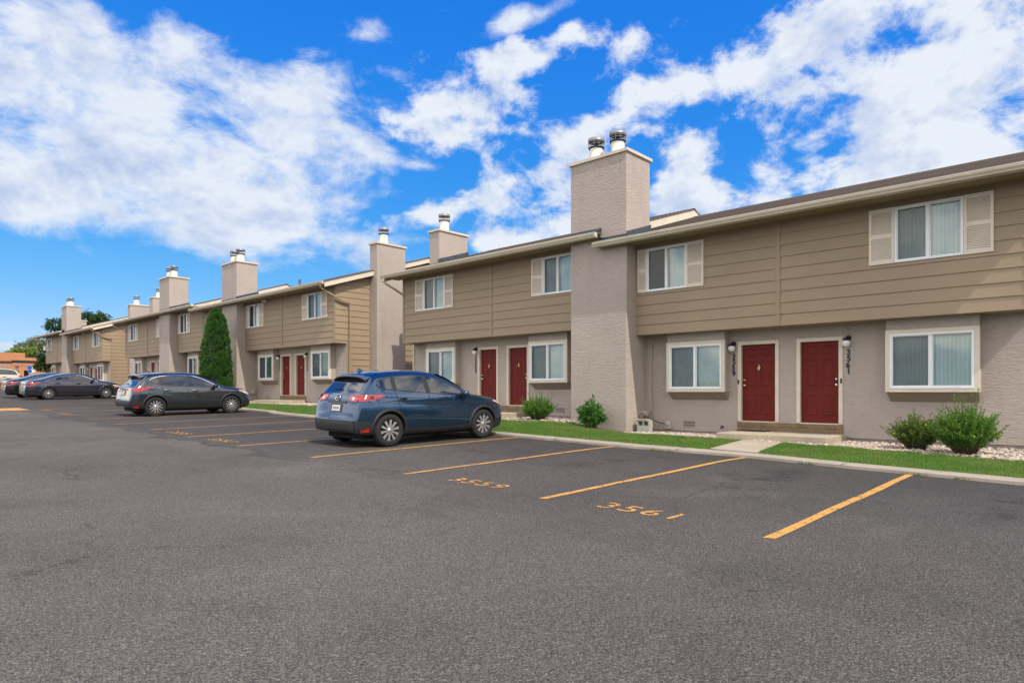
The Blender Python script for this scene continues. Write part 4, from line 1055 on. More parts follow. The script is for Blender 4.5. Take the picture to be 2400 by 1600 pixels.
def car(name,S,paint,loc,label,yaw=0,flip=False):
    x,y=loc; z=asph(x,y)
    pitch=math.atan(.016); roll=math.atan(.02)
    root=thing(name,(x,y,z+.004),label,S['cat'],'cars parked in the lot',(pitch,roll,yaw)); root['_o']=(0,0,0)
    k=S.get('scale',1); root.scale=(k,k,k*S.get('sz',1))
    C=Car(S); body=C.shell(paint,root)
    wr=S['wr']; tw=S['track']
    for a in S['axles']:
        for sg in (1,-1): wheel(root,sg*tw,a,wr,S['tw'],sg,S['rim'])
    # glass houses
    sm=[]; 
    for sg in (1,-1):
        d=MB(); a0,a1=S['dlo'][0][0],S['dlo'][0][-1][0]
        C.flank(S['dlo'][0],S['dlo'][1],S['dlo_a'][0],S['dlo_a'][1],.003,sg,d,48,8); dl=d.build('window_surround',M['gloss_black'],root,local=True,recalc=False)
        lo,hi=herm(S['dlo'][0]),herm(S['dlo'][1]); i_=.022
        for (w0,w1) in S['wins']:
            g=MB(); pts=np.linspace(w0,w1,14)
            C.flank([(p,lo(p)+i_*.7) for p in pts],[(p,max(hi(p)-i_,lo(p)+i_*.7+.002)) for p in pts],w0,w1,.006,sg,g,30,8)
            g.build('side_window',M['glassdark'],root,local=True,recalc=False)
        if S.get('chrome_dlo'):
            g=MB(); pts=np.linspace(S['dlo_a'][0],S['dlo_a'][1],24); w=.011
            C.flank([(p,hi(p)-w) for p in pts],[(p,hi(p)+w) for p in pts],S['dlo_a'][0]+.02,S['dlo_a'][1],.008,sg,g,48,1); g.build('window_trim',M['steel'],root,local=True,recalc=False)
        # seams
        q=MB()
        for pl in S['seams']: C.seam(pl,sg,q)
        q.build('panel_gap',M['seam'],body,local=True,recalc=False)
        # handles
        for (ha,hz) in S['handles']:
            h=MB(); 
            C.flank([(ha-.12,hz-.045),(ha,hz-.05),(ha+.12,hz-.035)],[(ha-.12,hz-.035),(ha,hz+.012),(ha+.12,hz-.03)],ha-.11,ha+.11,.002,sg,h,10,3,1)
            P=[C.ps(ha+t*.1,hz+.008*(1-t*t),.02 if abs(t)<.95 else .004,sg) for t in np.linspace(-1,1,9)]
            h.tube(P,[.008]+[.013]*7+[.008],8,0); h.build('door_handle',[S.get('handle_mat') or paint,M['seam']],root,local=True,recalc=False)
        # mirror
        ma,mz=S['mirror']; px=C.side(ma,mz); mm=MB()
        vs=[];fs=[]; nu,nv=10,14
        for i in range(nu+1):
            th=math.pi*i/nu
            for j in range(nv):
                ph=2*math.pi*j/nv; ex=lambda v,p:math.copysign(abs(v)**p,v)
                vs.append((sg*(px+.135+.105*ex(math.sin(th),.6)*ex(math.cos(ph),.7)),ma+.02+.075*ex(math.cos(th),.7),mz+.055+.068*ex(math.sin(th),.6)*ex(math.sin(ph),.7)))
        for i in range(nu):
            for j in range(nv): fs.append((i*nv+j,i*nv+(j+1)%nv,(i+1)*nv+(j+1)%nv,(i+1)*nv+j))
        mm.add(vs,fs,0,True); mm.tube([(sg*(px-.02),ma+.03,mz+.0),(sg*(px+.08),ma+.02,mz+.02)],.022,8,1)
        mm.build('side_mirror',[S.get('mirror_mat') or paint,M['gloss_black']],root,local=True,recalc=False)
        # lamps
        t=MB(); tl=S['tail']; C.flank(tl['lo'],tl['hi'],tl['a'][0],tl['a'][1],.009,sg,t,24,6,0)
        rr=C.rear_rows(tl['z'][0],tl['z'][1],sg*tl['yi'] if not isinstance(tl['yi'],tuple) else (sg*tl['yi'][0],sg*tl['yi'][1]),sg*tl['yo'],8); 
        rr=[(a,y0,sg*max(abs(y0)+.002,C.edge(a)*.995)) for a,y0,y1 in rr]; C.patch(rr,.009,t,0,10)
        for (b0,b1,zc0,zc1,mt) in tl.get('spots',[]):
            C.flank([(b0,zc0),(b1,zc0)],[(b0,zc1),(b1,zc1)],b0,b1,.013,sg,t,8,3,mt)
        for (z0,z1,y0,y1,mt) in tl.get('rspots',[]):
            C.patch(C.rear_rows(z0,z1,sg*y0,sg*y1,4),.014,t,mt,6)
        t.build('tail_light',[M['redlens'],M['whitelens'],M['gloss_black']],root,local=True,recalc=False)
        hl=S['head']; t=MB(); C.flank(hl['lo'],hl['hi'],hl['a'][0],hl['a'][1],.008,sg,t,20,5,0)
        if hl.get('amber'): b0,b1,c0,c1=hl['amber']; C.flank([(b0,c0),(b1,c0)],[(b0,c1),(b1,c1)],b0,b1,.012,sg,t,8,3,1)
        t.build('headlight',[M['whitelens'],M['orangelens']],root,local=True,recalc=False)
        # wheel-arch lip / cladding
        for a in S['axles']:
            c=MB(); R0=S['arch']; Wd=S['lip']; n=40; vs=[];fs=[]
            for i in range(n+1):
                th=-.32+(math.pi+.64)*i/n
                for rad,o in ((R0-.012,-.02),(R0-.012,.012),(R0+Wd*.25,.017),(R0+Wd*.85,.012),(R0+Wd,.001)):
                    aa,zz=a+rad*math.cos(th),wr+.01+rad*math.sin(th)
                    zz=max(zz,C.bot(min(max(aa,0),C.L))+.004); vs.append(C.ps(aa,zz,o,sg))
            for i in range(n):
                for j in range(4): fs.append((i*5+j,(i+1)*5+j,(i+1)*5+j+1,i*5+j+1))
            c.add(vs,fs,0,True); c.build('wheel_arch',M['cladding'] if S['clad'] else paint,root,local=True,recalc=False)
        if S['clad']:
            c=MB(); a0,a1=S['axles'][0]+S['arch']*.93,S['axles'][1]-S['arch']*.93
            C.flank([(a0,C.bot(a0)+.0),(a1,C.bot(a1))],[(a0,S['sill'][0]),((a0+a1)/2,S['sill'][1]),(a1,S['sill'][2])],a0,a1,.012,sg,c,30,4); 
            fb=S['fbump']; C.flank([(fb[0],C.bot(fb[0])+.0),(C.L-.03,C.bot(C.L-.03))],[(fb[0],fb[1]),(C.L-.03,fb[2])],fb[0],C.L-.03,.010,sg,c,16,4); 
            c.build('lower_cladding',M['cladding'],root,local=True,recalc=False)
    # rear glass, windscreen
    g=MB(); z0,z1,yb,yt=S['rearglass']; C.patch(C.rear_rows(z0,z1,(-yb,-yt),(yb,yt),14),.005,g,0,14); g.build('rear_window',M['glassdark'],root,local=True,recalc=False)
    g=MB(); a0,a1,yb,yt=S['screen']; C.patch([(a0+(a1-a0)*i/14,-(yb+(yt-yb)*i/14),yb+(yt-yb)*i/14) for i in range(15)],.004,g,0,14); g.build('windscreen',M['glassdark'],root,local=True,recalc=False)
    # rear bumper cladding
    if S['clad']:
        c=MB(); rb=S['rbump']; n=9; A=[0+.001]
        for sg in (1,-1): C.flank([(0.0,C.bot(0)),(.2,C.bot(.2)),(rb[0],C.bot(rb[0]))],[(0.0,rb[1]),(.25,rb[1]-.01),(rb[0],rb[2])],.004,rb[0],.012,sg,c,20,6)
        w=C.W(0); zz=[C.bot(0),C.bot(0)+.02,.42,.47,rb[1]-.03,rb[1]]
        prof=[(-.004,zz[0]+.0),(-.018,zz[1]),(-.022,.40),(-.028,.46),(-.03,rb[1]-.05),(-.012,rb[1])]
        vs=[];fs=[];k=len(prof);ys=np.linspace(-1,1,21)
        for yy in ys:
            for (d,z) in prof: vs.append((yy*(C.side(0,min(z,C.top(0)-.001))+.012),d*(1-.55*abs(yy)**4),z))
        for i in range(20):
            for j in range(k-1): fs.append((i*k+j,(i+1)*k+j,(i+1)*k+j+1,i*k+j+1))
        c.add(vs,fs,0,True); c.build('rear_bumper',M['cladding'],root,local=True,recalc=False)
        for sg in (1,-1):
            c=MB(); C.flank([(.10,rb[1]-.25),(.26,rb[1]-.24)],[(.10,rb[1]-.20),(.26,rb[1]-.15)],.10,.26,.018,sg,c,8,3)
            c.build('reflector',M['redlens'],root,local=True,recalc=False)
    # plate, badge
    pz,ph,pw,mt=S['plate']; g=MB(); C.patch(C.rear_rows(pz-ph-.03,pz+ph+.035,-pw-.06,pw+.06,4),.004,g,0,6)
    if S['plate_recess']: g.build('plate_recess',M['gloss_black'],body,local=True,recalc=False)
    g=MB(); C.patch(C.rear_rows(pz-ph,pz+ph,-pw,pw,3),.013,g,0,6)
    for k_ in range(6):
        y0=-pw*.72+k_*pw*.25; C.patch(C.rear_rows(pz-ph*.45,pz+ph*.35,y0,y0+pw*.13,2),.0155,g,1,2)
    g.build('licence_plate',[mt,M['seam'] if mt is M['plate'] else M['redlens']],root,local=True,recalc=False)
    if S.get('badge'):
        bz,br,kind=S['badge']; g=MB(); 
        def bp(y,zz,off): 
            return C.pt(C.a_rear(zz),y,off)
        ring=[bp(br*1.22*math.cos(t),bz+br*.95*math.sin(t),.014) for t in np.linspace(0,2*math.pi,29)]
        g.tube(ring,br*.13,6,0,False)
        if kind=='wings':
            g.tube([bp(br*1.12*c,bz+br*d,.016) for c,d in ((-.98,.30),(-.6,.30),(-.25,.02),(0,-.36),(.25,.02),(.6,.30),(.98,.30))],br*.15,6,0)
        g.build('badge',M['steel'],body,local=True,recalc=False)
    if S.get('handlebar'):
        bz=S['handlebar']; g=MB(); C.patch(C.rear_rows(bz-.02,bz+.02,-.33,.33,3),.016,g,0,8); g.build('tailgate_trim',M['gloss_black'],body,local=True,recalc=False)
    if S.get('spoiler'):
        a0,a1,zr,hw=S['spoiler']; g=MB(); vs=[];fs=[];n=20
        for i in range(n+1):
            t=-1+2*i/n; y=t*hw; a_r=a0+.07*abs(t)**3; zt=C.topz(a1,min(abs(y),C.edge(a1)*.98))
            zr_=zr-.045*t*t-.06*abs(t)**6
            vs+=[(y,a1,zt+.003),(y,(a1+a_r)/2,(zt+zr_)/2+.012),(y,a_r,zr_),(y,a_r+.02,zr_-.03),(y,a1-.02,zt-.06)]
        for i in range(n):
            for j in range(4): fs.append((i*5+j,(i+1)*5+j,(i+1)*5+j+1,i*5+j+1))
        g.add(vs,fs,0,True); g.build('spoiler',paint,root,local=True,recalc=False)
        g=MB(); 
    if S.get('fin'):
        fa=S['fin']; g=MB(); zt=C.topz(fa,0)
        g.add([(-.03,fa+.12,zt-.01),(.03,fa+.12,zt-.01),(.035,fa-.08,zt-.01),(-.035,fa-.08,zt-.01),(0,fa-.07,zt+.075),(0,fa-.03,zt+.078)],[(0,1,5),(1,2,4,5),(2,3,4),(3,0,5,4)],0); g.build('roof_fin',paint,root,local=True)
    if S.get('whip'):
        fa=S['whip']; g=MB(); zt=C.topz(fa,0); g.tube([(0,fa,zt),(0,fa-.03,zt+.03),(0,fa-.22,zt+.21)],[.02,.008,.005],6); g.build('aerial',M['blackmetal'],root,local=True)
    if S.get('wiper'):
        wz=S['wiper']; g=MB(); pts=[C.pt(C.a_rear(wz+.004*k_),-.02-.05*k_,.018) for k_ in range(7)]; g.tube(pts,[.018,.012,.01,.008,.008,.007,.006],6); g.build('rear_wiper',M['blackmetal'],root,local=True)
    if S.get('rails'):
        for sg in (1,-1):
            g=MB(); g.tube([C.pt(a,sg*C.edge(a)*.93,.03 if .1<t<.9 else .0) for t,a in [(t,S['rails'][0]+(S['rails'][1]-S['rails'][0])*t) for t in np.linspace(0,1,14)]],.016,6); g.build('roof_rail',M['blackmetal'],root,local=True,recalc=False)
    u=MB(); u.box(-.62,.62,.25,C.L-.35,.17,.30); u.build('underbody',M['arch'],root,local=True)
    return root

def squash(S,k):
    """shorten the tail overhang behind the rear axle by factor k"""
    a0=S['axles'][0]; sh=a0*(1-k); m=lambda a:(a0-(a0-a)*k if a<a0 else a)-sh
    pr=lambda l:[(m(a),*r) for a,*r in l]; S=dict(S)
    for q in ('top','bot','W','belt','handles'): S[q]=pr(S[q])
    S['dlo']=(pr(S['dlo'][0]),pr(S['dlo'][1]))
    for q in ('dlo_a','axles'): S[q]=tuple(m(v) for v in S[q])
    S['wins']=[(m(u),m(v)) for u,v in S['wins']]; S['seams']=[pr(l) for l in S['seams']]
    S['mirror']=(m(S['mirror'][0]),S['mirror'][1]); S['L']-=sh; S['peak']-=sh
    t=dict(S['tail']); t['lo'],t['hi'],t['a']=pr(t['lo']),pr(t['hi']),tuple(m(v) for v in t['a']); t['spots']=[(m(u),m(v),*r) for u,v,*r in t['spots']]; S['tail']=t
    t=dict(S['head']); t['lo'],t['hi'],t['a']=pr(t['lo']),pr(t['hi']),tuple(m(v) for v in t['a'])
    if t.get('amber'): u,v,*r=t['amber']; t['amber']=(m(u),m(v),*r)
    S['head']=t; S['fbump']=(m(S['fbump'][0]),*S['fbump'][1:]); S['rbump']=(m(S['rbump'][0]),*S['rbump'][1:]); u,v,*r=S['screen']; S['screen']=(m(u),m(v),*r)
    if S.get('spoiler'): u,v,*r=S['spoiler']; S['spoiler']=(m(u),m(v),*r)
    for q in ('fin','whip'):
        if S.get(q): S[q]=m(S[q])
    return S
SUV1=dict(cat='car',L=4.54,peak=1.9,ztail=1.5,axles=(.92,3.62),wr=.357,arch=.405,track=.80,tw=.225,rim='ten',clad=True,lip=.052,
 top=[(0,.585),(.03,.66),(.055,.74),(.085,.86),(.125,1.0),(.18,1.10),(.26,1.18),(.42,1.35),(.56,1.485),(.68,1.565),(.95,1.612),(1.4,1.64),(1.9,1.643),(2.3,1.605),(2.62,1.50),(2.95,1.33),(3.22,1.165),(3.36,1.10),(3.6,1.06),(4.0,.995),(4.25,.92),(4.4,.82),(4.49,.68),(4.54,.52)],
 bot=[(0,.34),(.15,.29),(.6,.27),(.95,.25),(3.6,.24),(4.1,.22),(4.4,.25),(4.54,.34)],
 W=[(0,.745),(.05,.80),(.14,.850),(.3,.888),(.6,.912),(1.1,.92),(3.5,.92),(3.9,.905),(4.15,.86),(4.35,.765),(4.48,.63),(4.54,.50)],
 belt=[(0,1.08),(.6,1.12),(1.5,1.09),(2.4,1.06),(3.2,1.03),(4.54,.9)],rt=.13,tum=.47,
 dlo=([(.60,1.31),(.75,1.26),(.95,1.225),(1.3,1.19),(2.0,1.135),(2.6,1.085),(3.12,1.06)],[(.60,1.315),(.68,1.40),(.85,1.47),(1.15,1.525),(1.6,1.55),(2.05,1.54),(2.35,1.475),(2.7,1.32),(2.95,1.185),(3.12,1.075)]),dlo_a=(.60,3.12),
 wins=[(.655,1.06),(1.17,1.93),(2.06,3.0)],
 seams=[[(1.12,1.19),(1.14,.95),(1.22,.75),(1.33,.62)],[(1.38,.33),(2.0,.33)],[(1.99,1.12),(2.01,.7),(1.99,.34)],[(3.13,1.05),(3.15,.8),(3.12,.55),(3.10,.36)],[(.42,.70),(.5,.66),(.56,.58)]],
 handles=[(1.28,1.03),(2.24,.975)],mirror=(2.92,1.06),mirror_mat=None,
 tail=dict(lo=[(.12,.99),(.35,1.0),(.6,1.045),(.80,1.095)],hi=[(.12,1.115),(.35,1.125),(.6,1.125),(.80,1.105)],a=(.135,.80),z=(.965,1.11),yi=(.46,.40),yo=.8,spots=[(.36,.46,1.03,1.10,2)],rspots=[(1.0,1.06,.52,.60,1)]),
 head=dict(lo=[(3.98,.90),(4.2,.83),(4.42,.74)],hi=[(3.98,.925),(4.2,.905),(4.42,.80)],a=(3.98,4.40),amber=(4.02,4.18,.87,.90)),
 sill=(.40,.37,.40),fbump=(4.02,.40,.55),rbump=(.56,.585,.40),rearglass=(1.175,1.53,.62,.55),screen=(3.25,2.42,.70,.60),
 plate=(.80,.062,.155,M['plate']),plate_recess=True,badge=(1.02,.068,'wings'),handlebar=.93,spoiler=(.36,.80,1.535,.60),fin=.78,wiper=1.19)
SUV2=dict(SUV1,L=4.38,axles=(.86,3.51),wr=.345,arch=.392,rim='cover',track=.795,
 top=[(0,.60),(.03,.69),(.055,.80),(.085,.92),(.12,1.0),(.2,1.07),(.3,1.15),(.45,1.30),(.58,1.42),(.70,1.49),(.95,1.53),(1.4,1.555),(1.85,1.56),(2.25,1.53),(2.55,1.445),(2.9,1.27),(3.2,1.10),(3.34,1.045),(3.55,1.02),(3.9,.96),(4.12,.885),(4.27,.77),(4.35,.62),(4.38,.5)],
 bot=[(0,.36),(.15,.30),(.6,.27),(.95,.25),(3.5,.24),(4.0,.23),(4.25,.26),(4.38,.36)],
 W=[(0,.74),(.05,.80),(.14,.85),(.3,.885),(.6,.91),(1.1,.918),(3.4,.918),(3.75,.905),(4.0,.86),(4.2,.76),(4.33,.62),(4.38,.5)],
 belt=[(0,1.02),(.6,1.08),(1.5,1.04),(2.4,1.01),(3.2,.985),(4.38,.88)],
 dlo=([(.66,1.245),(.8,1.18),(1.0,1.145),(1.3,1.11),(2.0,1.06),(2.6,1.03),(3.08,1.01)],[(.66,1.25),(.74,1.325),(.9,1.39),(1.2,1.44),(1.6,1.465),(2.0,1.46),(2.3,1.405),(2.65,1.26),(2.92,1.12),(3.08,1.025)]),dlo_a=(.66,3.08),
 wins=[(.72,1.02),(1.13,1.88),(2.0,2.96)],chrome_dlo=True,
 seams=[[(1.08,1.06),(1.1,.9),(1.18,.72),(1.28,.6)],[(1.93,1.02),(1.96,.7),(1.94,.34)],[(3.06,1.0),(3.1,.8),(3.06,.55),(3.05,.36)],[(.62,.95),(.78,.95),(.8,.86),(.78,.79),(.64,.79),(.61,.87),(.62,.95)]],
 handles=[(1.24,.93),(2.2,.905)],handle_mat=M['steel'],mirror=(2.86,1.01),mirror_mat=M['gloss_black'],
 tail=dict(lo=[(.12,.88),(.35,.90),(.6,.99),(.80,1.04)],hi=[(.12,1.0),(.35,1.03),(.6,1.055),(.80,1.055)],a=(.13,.80),z=(.865,1.0),yi=(.5,.44),yo=.8,spots=[],rspots=[]),
 head=dict(lo=[(3.80,.88),(4.0,.79),(4.24,.70)],hi=[(3.80,.90),(4.0,.885),(4.24,.77)],a=(3.80,4.24),amber=(3.88,4.02,.845,.875)),
 sill=(.40,.37,.40),fbump=(3.9,.38,.52),rbump=(.52,.56,.39),rearglass=(1.09,1.44,.60,.54),screen=(3.22,2.38,.68,.60),
 plate=(.80,.062,.155,M['plate_y']),plate_recess=True,badge=None,handlebar=.93,spoiler=(.34,.85,1.475,.60),fin=None,whip=.95,wiper=1.10)
SED=dict(cat='car',L=4.63,peak=2.2,ztail=.98,axles=(1.0,3.70),wr=.325,arch=.365,track=.775,tw=.21,rim='swirl',clad=False,lip=.03,scale=1.06,
 top=[(0,.62),(.025,.72),(.045,.82),(.07,.91),(.11,.965),(.2,.985),(.45,1.01),(.75,1.07),(1.1,1.185),(1.5,1.305),(1.9,1.37),(2.3,1.385),(2.65,1.345),(3.0,1.22),(3.35,1.04),(3.55,.965),(3.8,.93),(4.15,.86),(4.4,.76),(4.55,.64),(4.63,.50)],
 bot=[(0,.30),(.15,.25),(.6,.21),(.95,.19),(3.7,.18),(4.2,.17),(4.5,.2),(4.63,.30)],
 W=[(0,.70),(.05,.76),(.14,.81),(.35,.862),(.7,.893),(1.1,.90),(3.6,.90),(4.0,.885),(4.25,.83),(4.45,.72),(4.57,.6),(4.63,.5)],
 belt=[(0,.93),(.6,.955),(1.5,.95),(2.4,.925),(3.3,.90),(4.63,.75)],rt=.11,tum=.50,crown=.03,
 dlo=([(.86,1.03),(1.1,1.005),(1.5,.99),(2.2,.965),(3.28,.94)],[(.86,1.035),(1.05,1.10),(1.35,1.20),(1.7,1.275),(2.15,1.305),(2.5,1.285),(2.8,1.19),(3.1,1.05),(3.28,.95)]),dlo_a=(.86,3.28),
 wins=[(.93,1.22),(1.33,2.03),(2.17,3.14)],chrome_dlo=True,
 seams=[[(1.26,.98),(1.27,.85),(1.36,.68)],[(2.1,.95),(2.13,.6),(2.1,.27)],[(3.22,.93),(3.26,.7),(3.2,.3)]],
 handles=[(1.42,.87),(2.36,.845)],mirror=(3.0,.95),mirror_mat=M['gloss_black'],
 tail=dict(lo=[(.08,.70),(.2,.72),(.4,.80),(.62,.87)],hi=[(.08,.90),(.2,.915),(.4,.91),(.62,.885)],a=(.085,.62),z=(.71,.90),yi=(.62,.50),yo=.7,spots=[(.10,.22,.76,.86,2)],rspots=[(.76,.86,.54,.62,2)]),
 head=dict(lo=[(4.02,.72),(4.2,.67),(4.45,.60)],hi=[(4.02,.76),(4.2,.75),(4.45,.66)],a=(4.02,4.45),amber=(4.06,4.22,.60,.64)),
 sill=(.3,.3,.3),fbump=(4.1,.3,.4),rbump=(.5,.5,.3),rearglass=(1.0,1.30,.60,.55),screen=(3.42,2.6,.66,.56),
 plate=(.72,.06,.155,M['plate']),plate_recess=True,badge=None,spoiler=None,wiper=None)
SUV3=dict(SUV1,L=4.75,scale=1.06,axles=(1.0,3.75),wr=.385,arch=.435,rim='six',
 top=[(0,.62),(.03,.72),(.06,.90),(.09,1.05),(.14,1.15),(.24,1.30),(.38,1.50),(.5,1.64),(.62,1.70),(1.0,1.74),(1.8,1.76),(2.4,1.74),(2.7,1.65),(3.0,1.45),(3.25,1.24),(3.4,1.17),(3.7,1.14),(4.2,1.08),(4.5,.98),(4.65,.82),(4.75,.55)],
 bot=[(0,.42),(.2,.36),(.7,.32),(3.8,.3),(4.4,.3),(4.75,.42)],
 W=[(0,.80),(.05,.85),(.14,.89),(.3,.92),(1.1,.93),(3.7,.93),(4.2,.91),(4.5,.84),(4.68,.72),(4.75,.6)],
 belt=[(0,1.12),(1.5,1.12),(3.2,1.09),(4.75,1.0)],
 dlo=([(.42,1.20),(1.0,1.19),(2.0,1.17),(3.2,1.15)],[(.42,1.22),(.55,1.46),(.75,1.58),(1.4,1.625),(2.2,1.61),(2.5,1.56),(2.9,1.34),(3.2,1.165)]),dlo_a=(.42,3.2),wins=[(.50,1.06),(1.16,2.0),(2.12,3.05)],
 seams=[[(1.12,1.17),(1.16,.9),(1.3,.7)],[(2.06,1.15),(2.08,.4)],[(3.2,1.13),(3.2,.45)]],handles=[(1.32,1.03),(2.28,1.02)],mirror=(2.95,1.15),
 tail=dict(lo=[(.08,.98),(.2,1.0),(.42,1.08)],hi=[(.08,1.16),(.2,1.17),(.42,1.12)],a=(.09,.42),z=(.96,1.16),yi=(.72,.66),yo=.9,spots=[],rspots=[]),
 head=dict(lo=[(4.2,.95),(4.6,.85)],hi=[(4.2,1.02),(4.6,.93)],a=(4.2,4.6)),sill=(.44,.42,.44),fbump=(4.25,.45,.6),rbump=(.58,.66,.44),rearglass=(1.2,1.60,.66,.58),screen=(3.3,2.5,.72,.62),
 plate=(.86,.062,.155,M['plate']),badge=None,handlebar=None,spoiler=(.36,.75,1.66,.62),fin=None,wiper=None,rails=(.8,2.4))
car('parked_car',dict(squash(SUV1,.82),sz=.955),P_BLUE,(-12.02,7.48),'blue compact SUV with black cladding and ten-spoke wheels, nearest parked car')
car('parked_car',dict(squash(SUV2,.92),sz=.975),P_GREY,(-25.62,7.54),'blue-grey crossover with yellow licence plate, parked beside the conical evergreen')
car('parked_car',SED,P_PURP,(-45.15,8.25),'dark purple-grey sedan with swirl spoke wheels, beside the crossover')
car('parked_car',SED,P_BLACK,(-48.9,8.0),'black sedan mostly hidden behind the purple-grey sedan')
car('parked_car',SUV3,P_TAN,(-71.3,13.0),'tan SUV with roof rails cut by the photo edge, parked facing the lane',yaw=math.pi)
# ------------------------------------------------------------------ plants
def leaf_quads(P,D,N,L,W):
    """pointed leaves as two triangles: base P, direction D, side N"""
    a=P; b=P+D*(L*.45)[:,None]+N*(W*.5)[:,None]; c=P+D*L[:,None]; d=P+D*(L*.45)[:,None]-N*(W*.5)[:,None]
    return np.stack([a,b,c,a,c,d],1).reshape(-1,3)
def unit(v): return v/np.maximum(np.linalg.norm(v,axis=1,keepdims=True),1e-9)
def quad_object(name,P,D,N,L,W,mat,parent):
    """one island per leaf, so every leaf gets its own tint"""
    n=len(P); bend=np.array([0,0,-1.0])
    a=P; b=P+D*(L*.5)[:,None]+N*(W*.5)[:,None]; c=P+D*L[:,None]+bend*(L*.12)[:,None]; d=P+D*(L*.5)[:,None]-N*(W*.5)[:,None]
    co=np.stack([a,b,c,d],1).reshape(-1,3)
    me=bpy.data.meshes.new(name); me.vertices.add(len(co)); me.vertices.foreach_set('co',np.ascontiguousarray(co,dtype=np.float32).ravel())
    me.loops.add(len(co)); me.loops.foreach_set('vertex_index',np.arange(len(co),dtype=np.int32))
    me.polygons.add(n); me.polygons.foreach_set('loop_start',np.arange(0,len(co),4,dtype=np.int32))
    me.materials.append(mat); me.update(calc_edges=True)
    ob=bpy.data.objects.new(name,me); COL.objects.link(ob); ob.parent=parent; return ob
M['arbor']=mat_leaf('evergreen_foliage',(.020,.075,.012),(.090,.215,.036),.22,2.2)
M['bush_a']=mat_leaf('green_shrub_leaves',(.035,.115,.012),(.175,.335,.05),.35,3)
M['bush_b']=mat_leaf('olive_shrub_leaves',(.05,.105,.018),(.19,.27,.05),.35,3)
M['broad']=mat_leaf('broad_shrub_leaves',(.030,.105,.018),(.125,.290,.060),.35,3)
M['tree_dark']=mat_leaf('dark_tree_leaves',(.012,.040,.010),(.060,.120,.030),.3,.8)
M['tree_olive']=mat_leaf('pale_olive_leaves',(.10,.13,.06),(.30,.33,.19),.3,.8)
M['tree_bright']=mat_leaf('bright_green_leaves',(.09,.15,.02),(.30,.38,.08),.3,.8)
M['bark']=simple('bark',(.09,.065,.045),.9,.3,12,.4,40)
M['flower']=simple('yellow_petals',(.80,.62,.06),.5,.1,20)

def arborvitae(x,y,h,label):
    z=base_z(x)-.02; r=thing('conical_evergreen',(x,y,z),label,'evergreen')
    prof=herm([(0,.66),(.06,.76),(.27,.73),(.48,.68),(.66,.60),(.80,.46),(.90,.31),(.96,.17),(1,.04)])
    g=np.random.default_rng(5); nc=640
    u=g.uniform(0,1,nc)**1.12; th=g.uniform(0,2*np.pi,nc)
    R_=np.array([prof(q) for q in u])*g.uniform(.88,1.0,nc)
    cen=np.stack([R_*np.cos(th)+.10*u,R_*np.sin(th),u*h*.955+.05],1); out=np.stack([np.cos(th),np.sin(th),np.full(nc,.35)],1)
    P=[];D=[];N=[];L=[];W=[]; m=95
    for c_,o_ in zip(cen,out):
        rad=g.uniform(.10,.185); d=unit(g.normal(0,1,(m,3))+o_*1.1); 
        P.append(c_+d*rad*g.uniform(.45,1,(m,1))*np.array([1,1,1.15])); dd=unit(d*.7+np.array([0,0,.55])+g.normal(0,.35,(m,3))); D.append(dd)
        N.append(unit(np.cross(dd,g.normal(0,1,(m,3))))); L.append(g.uniform(.05,.10,m)); W.append(g.uniform(.018,.034,m))
    quad_object('foliage',*[np.concatenate(q) for q in (P,D,N)],np.concatenate(L),np.concatenate(W),M['arbor'],r)
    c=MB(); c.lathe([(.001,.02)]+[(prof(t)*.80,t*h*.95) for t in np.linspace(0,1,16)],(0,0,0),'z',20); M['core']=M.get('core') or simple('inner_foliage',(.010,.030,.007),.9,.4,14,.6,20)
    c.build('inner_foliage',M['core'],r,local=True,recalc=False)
    t=MB(); t.tube([(0,0,-.1),(0,0,.8),(.02,0,3)],[.11,.09,.03],10); t.build('trunk',M['bark'],r,local=True)
arborvitae(-35.95,15.1,5.2,'tall conical evergreen standing before the middle townhouse chimney')

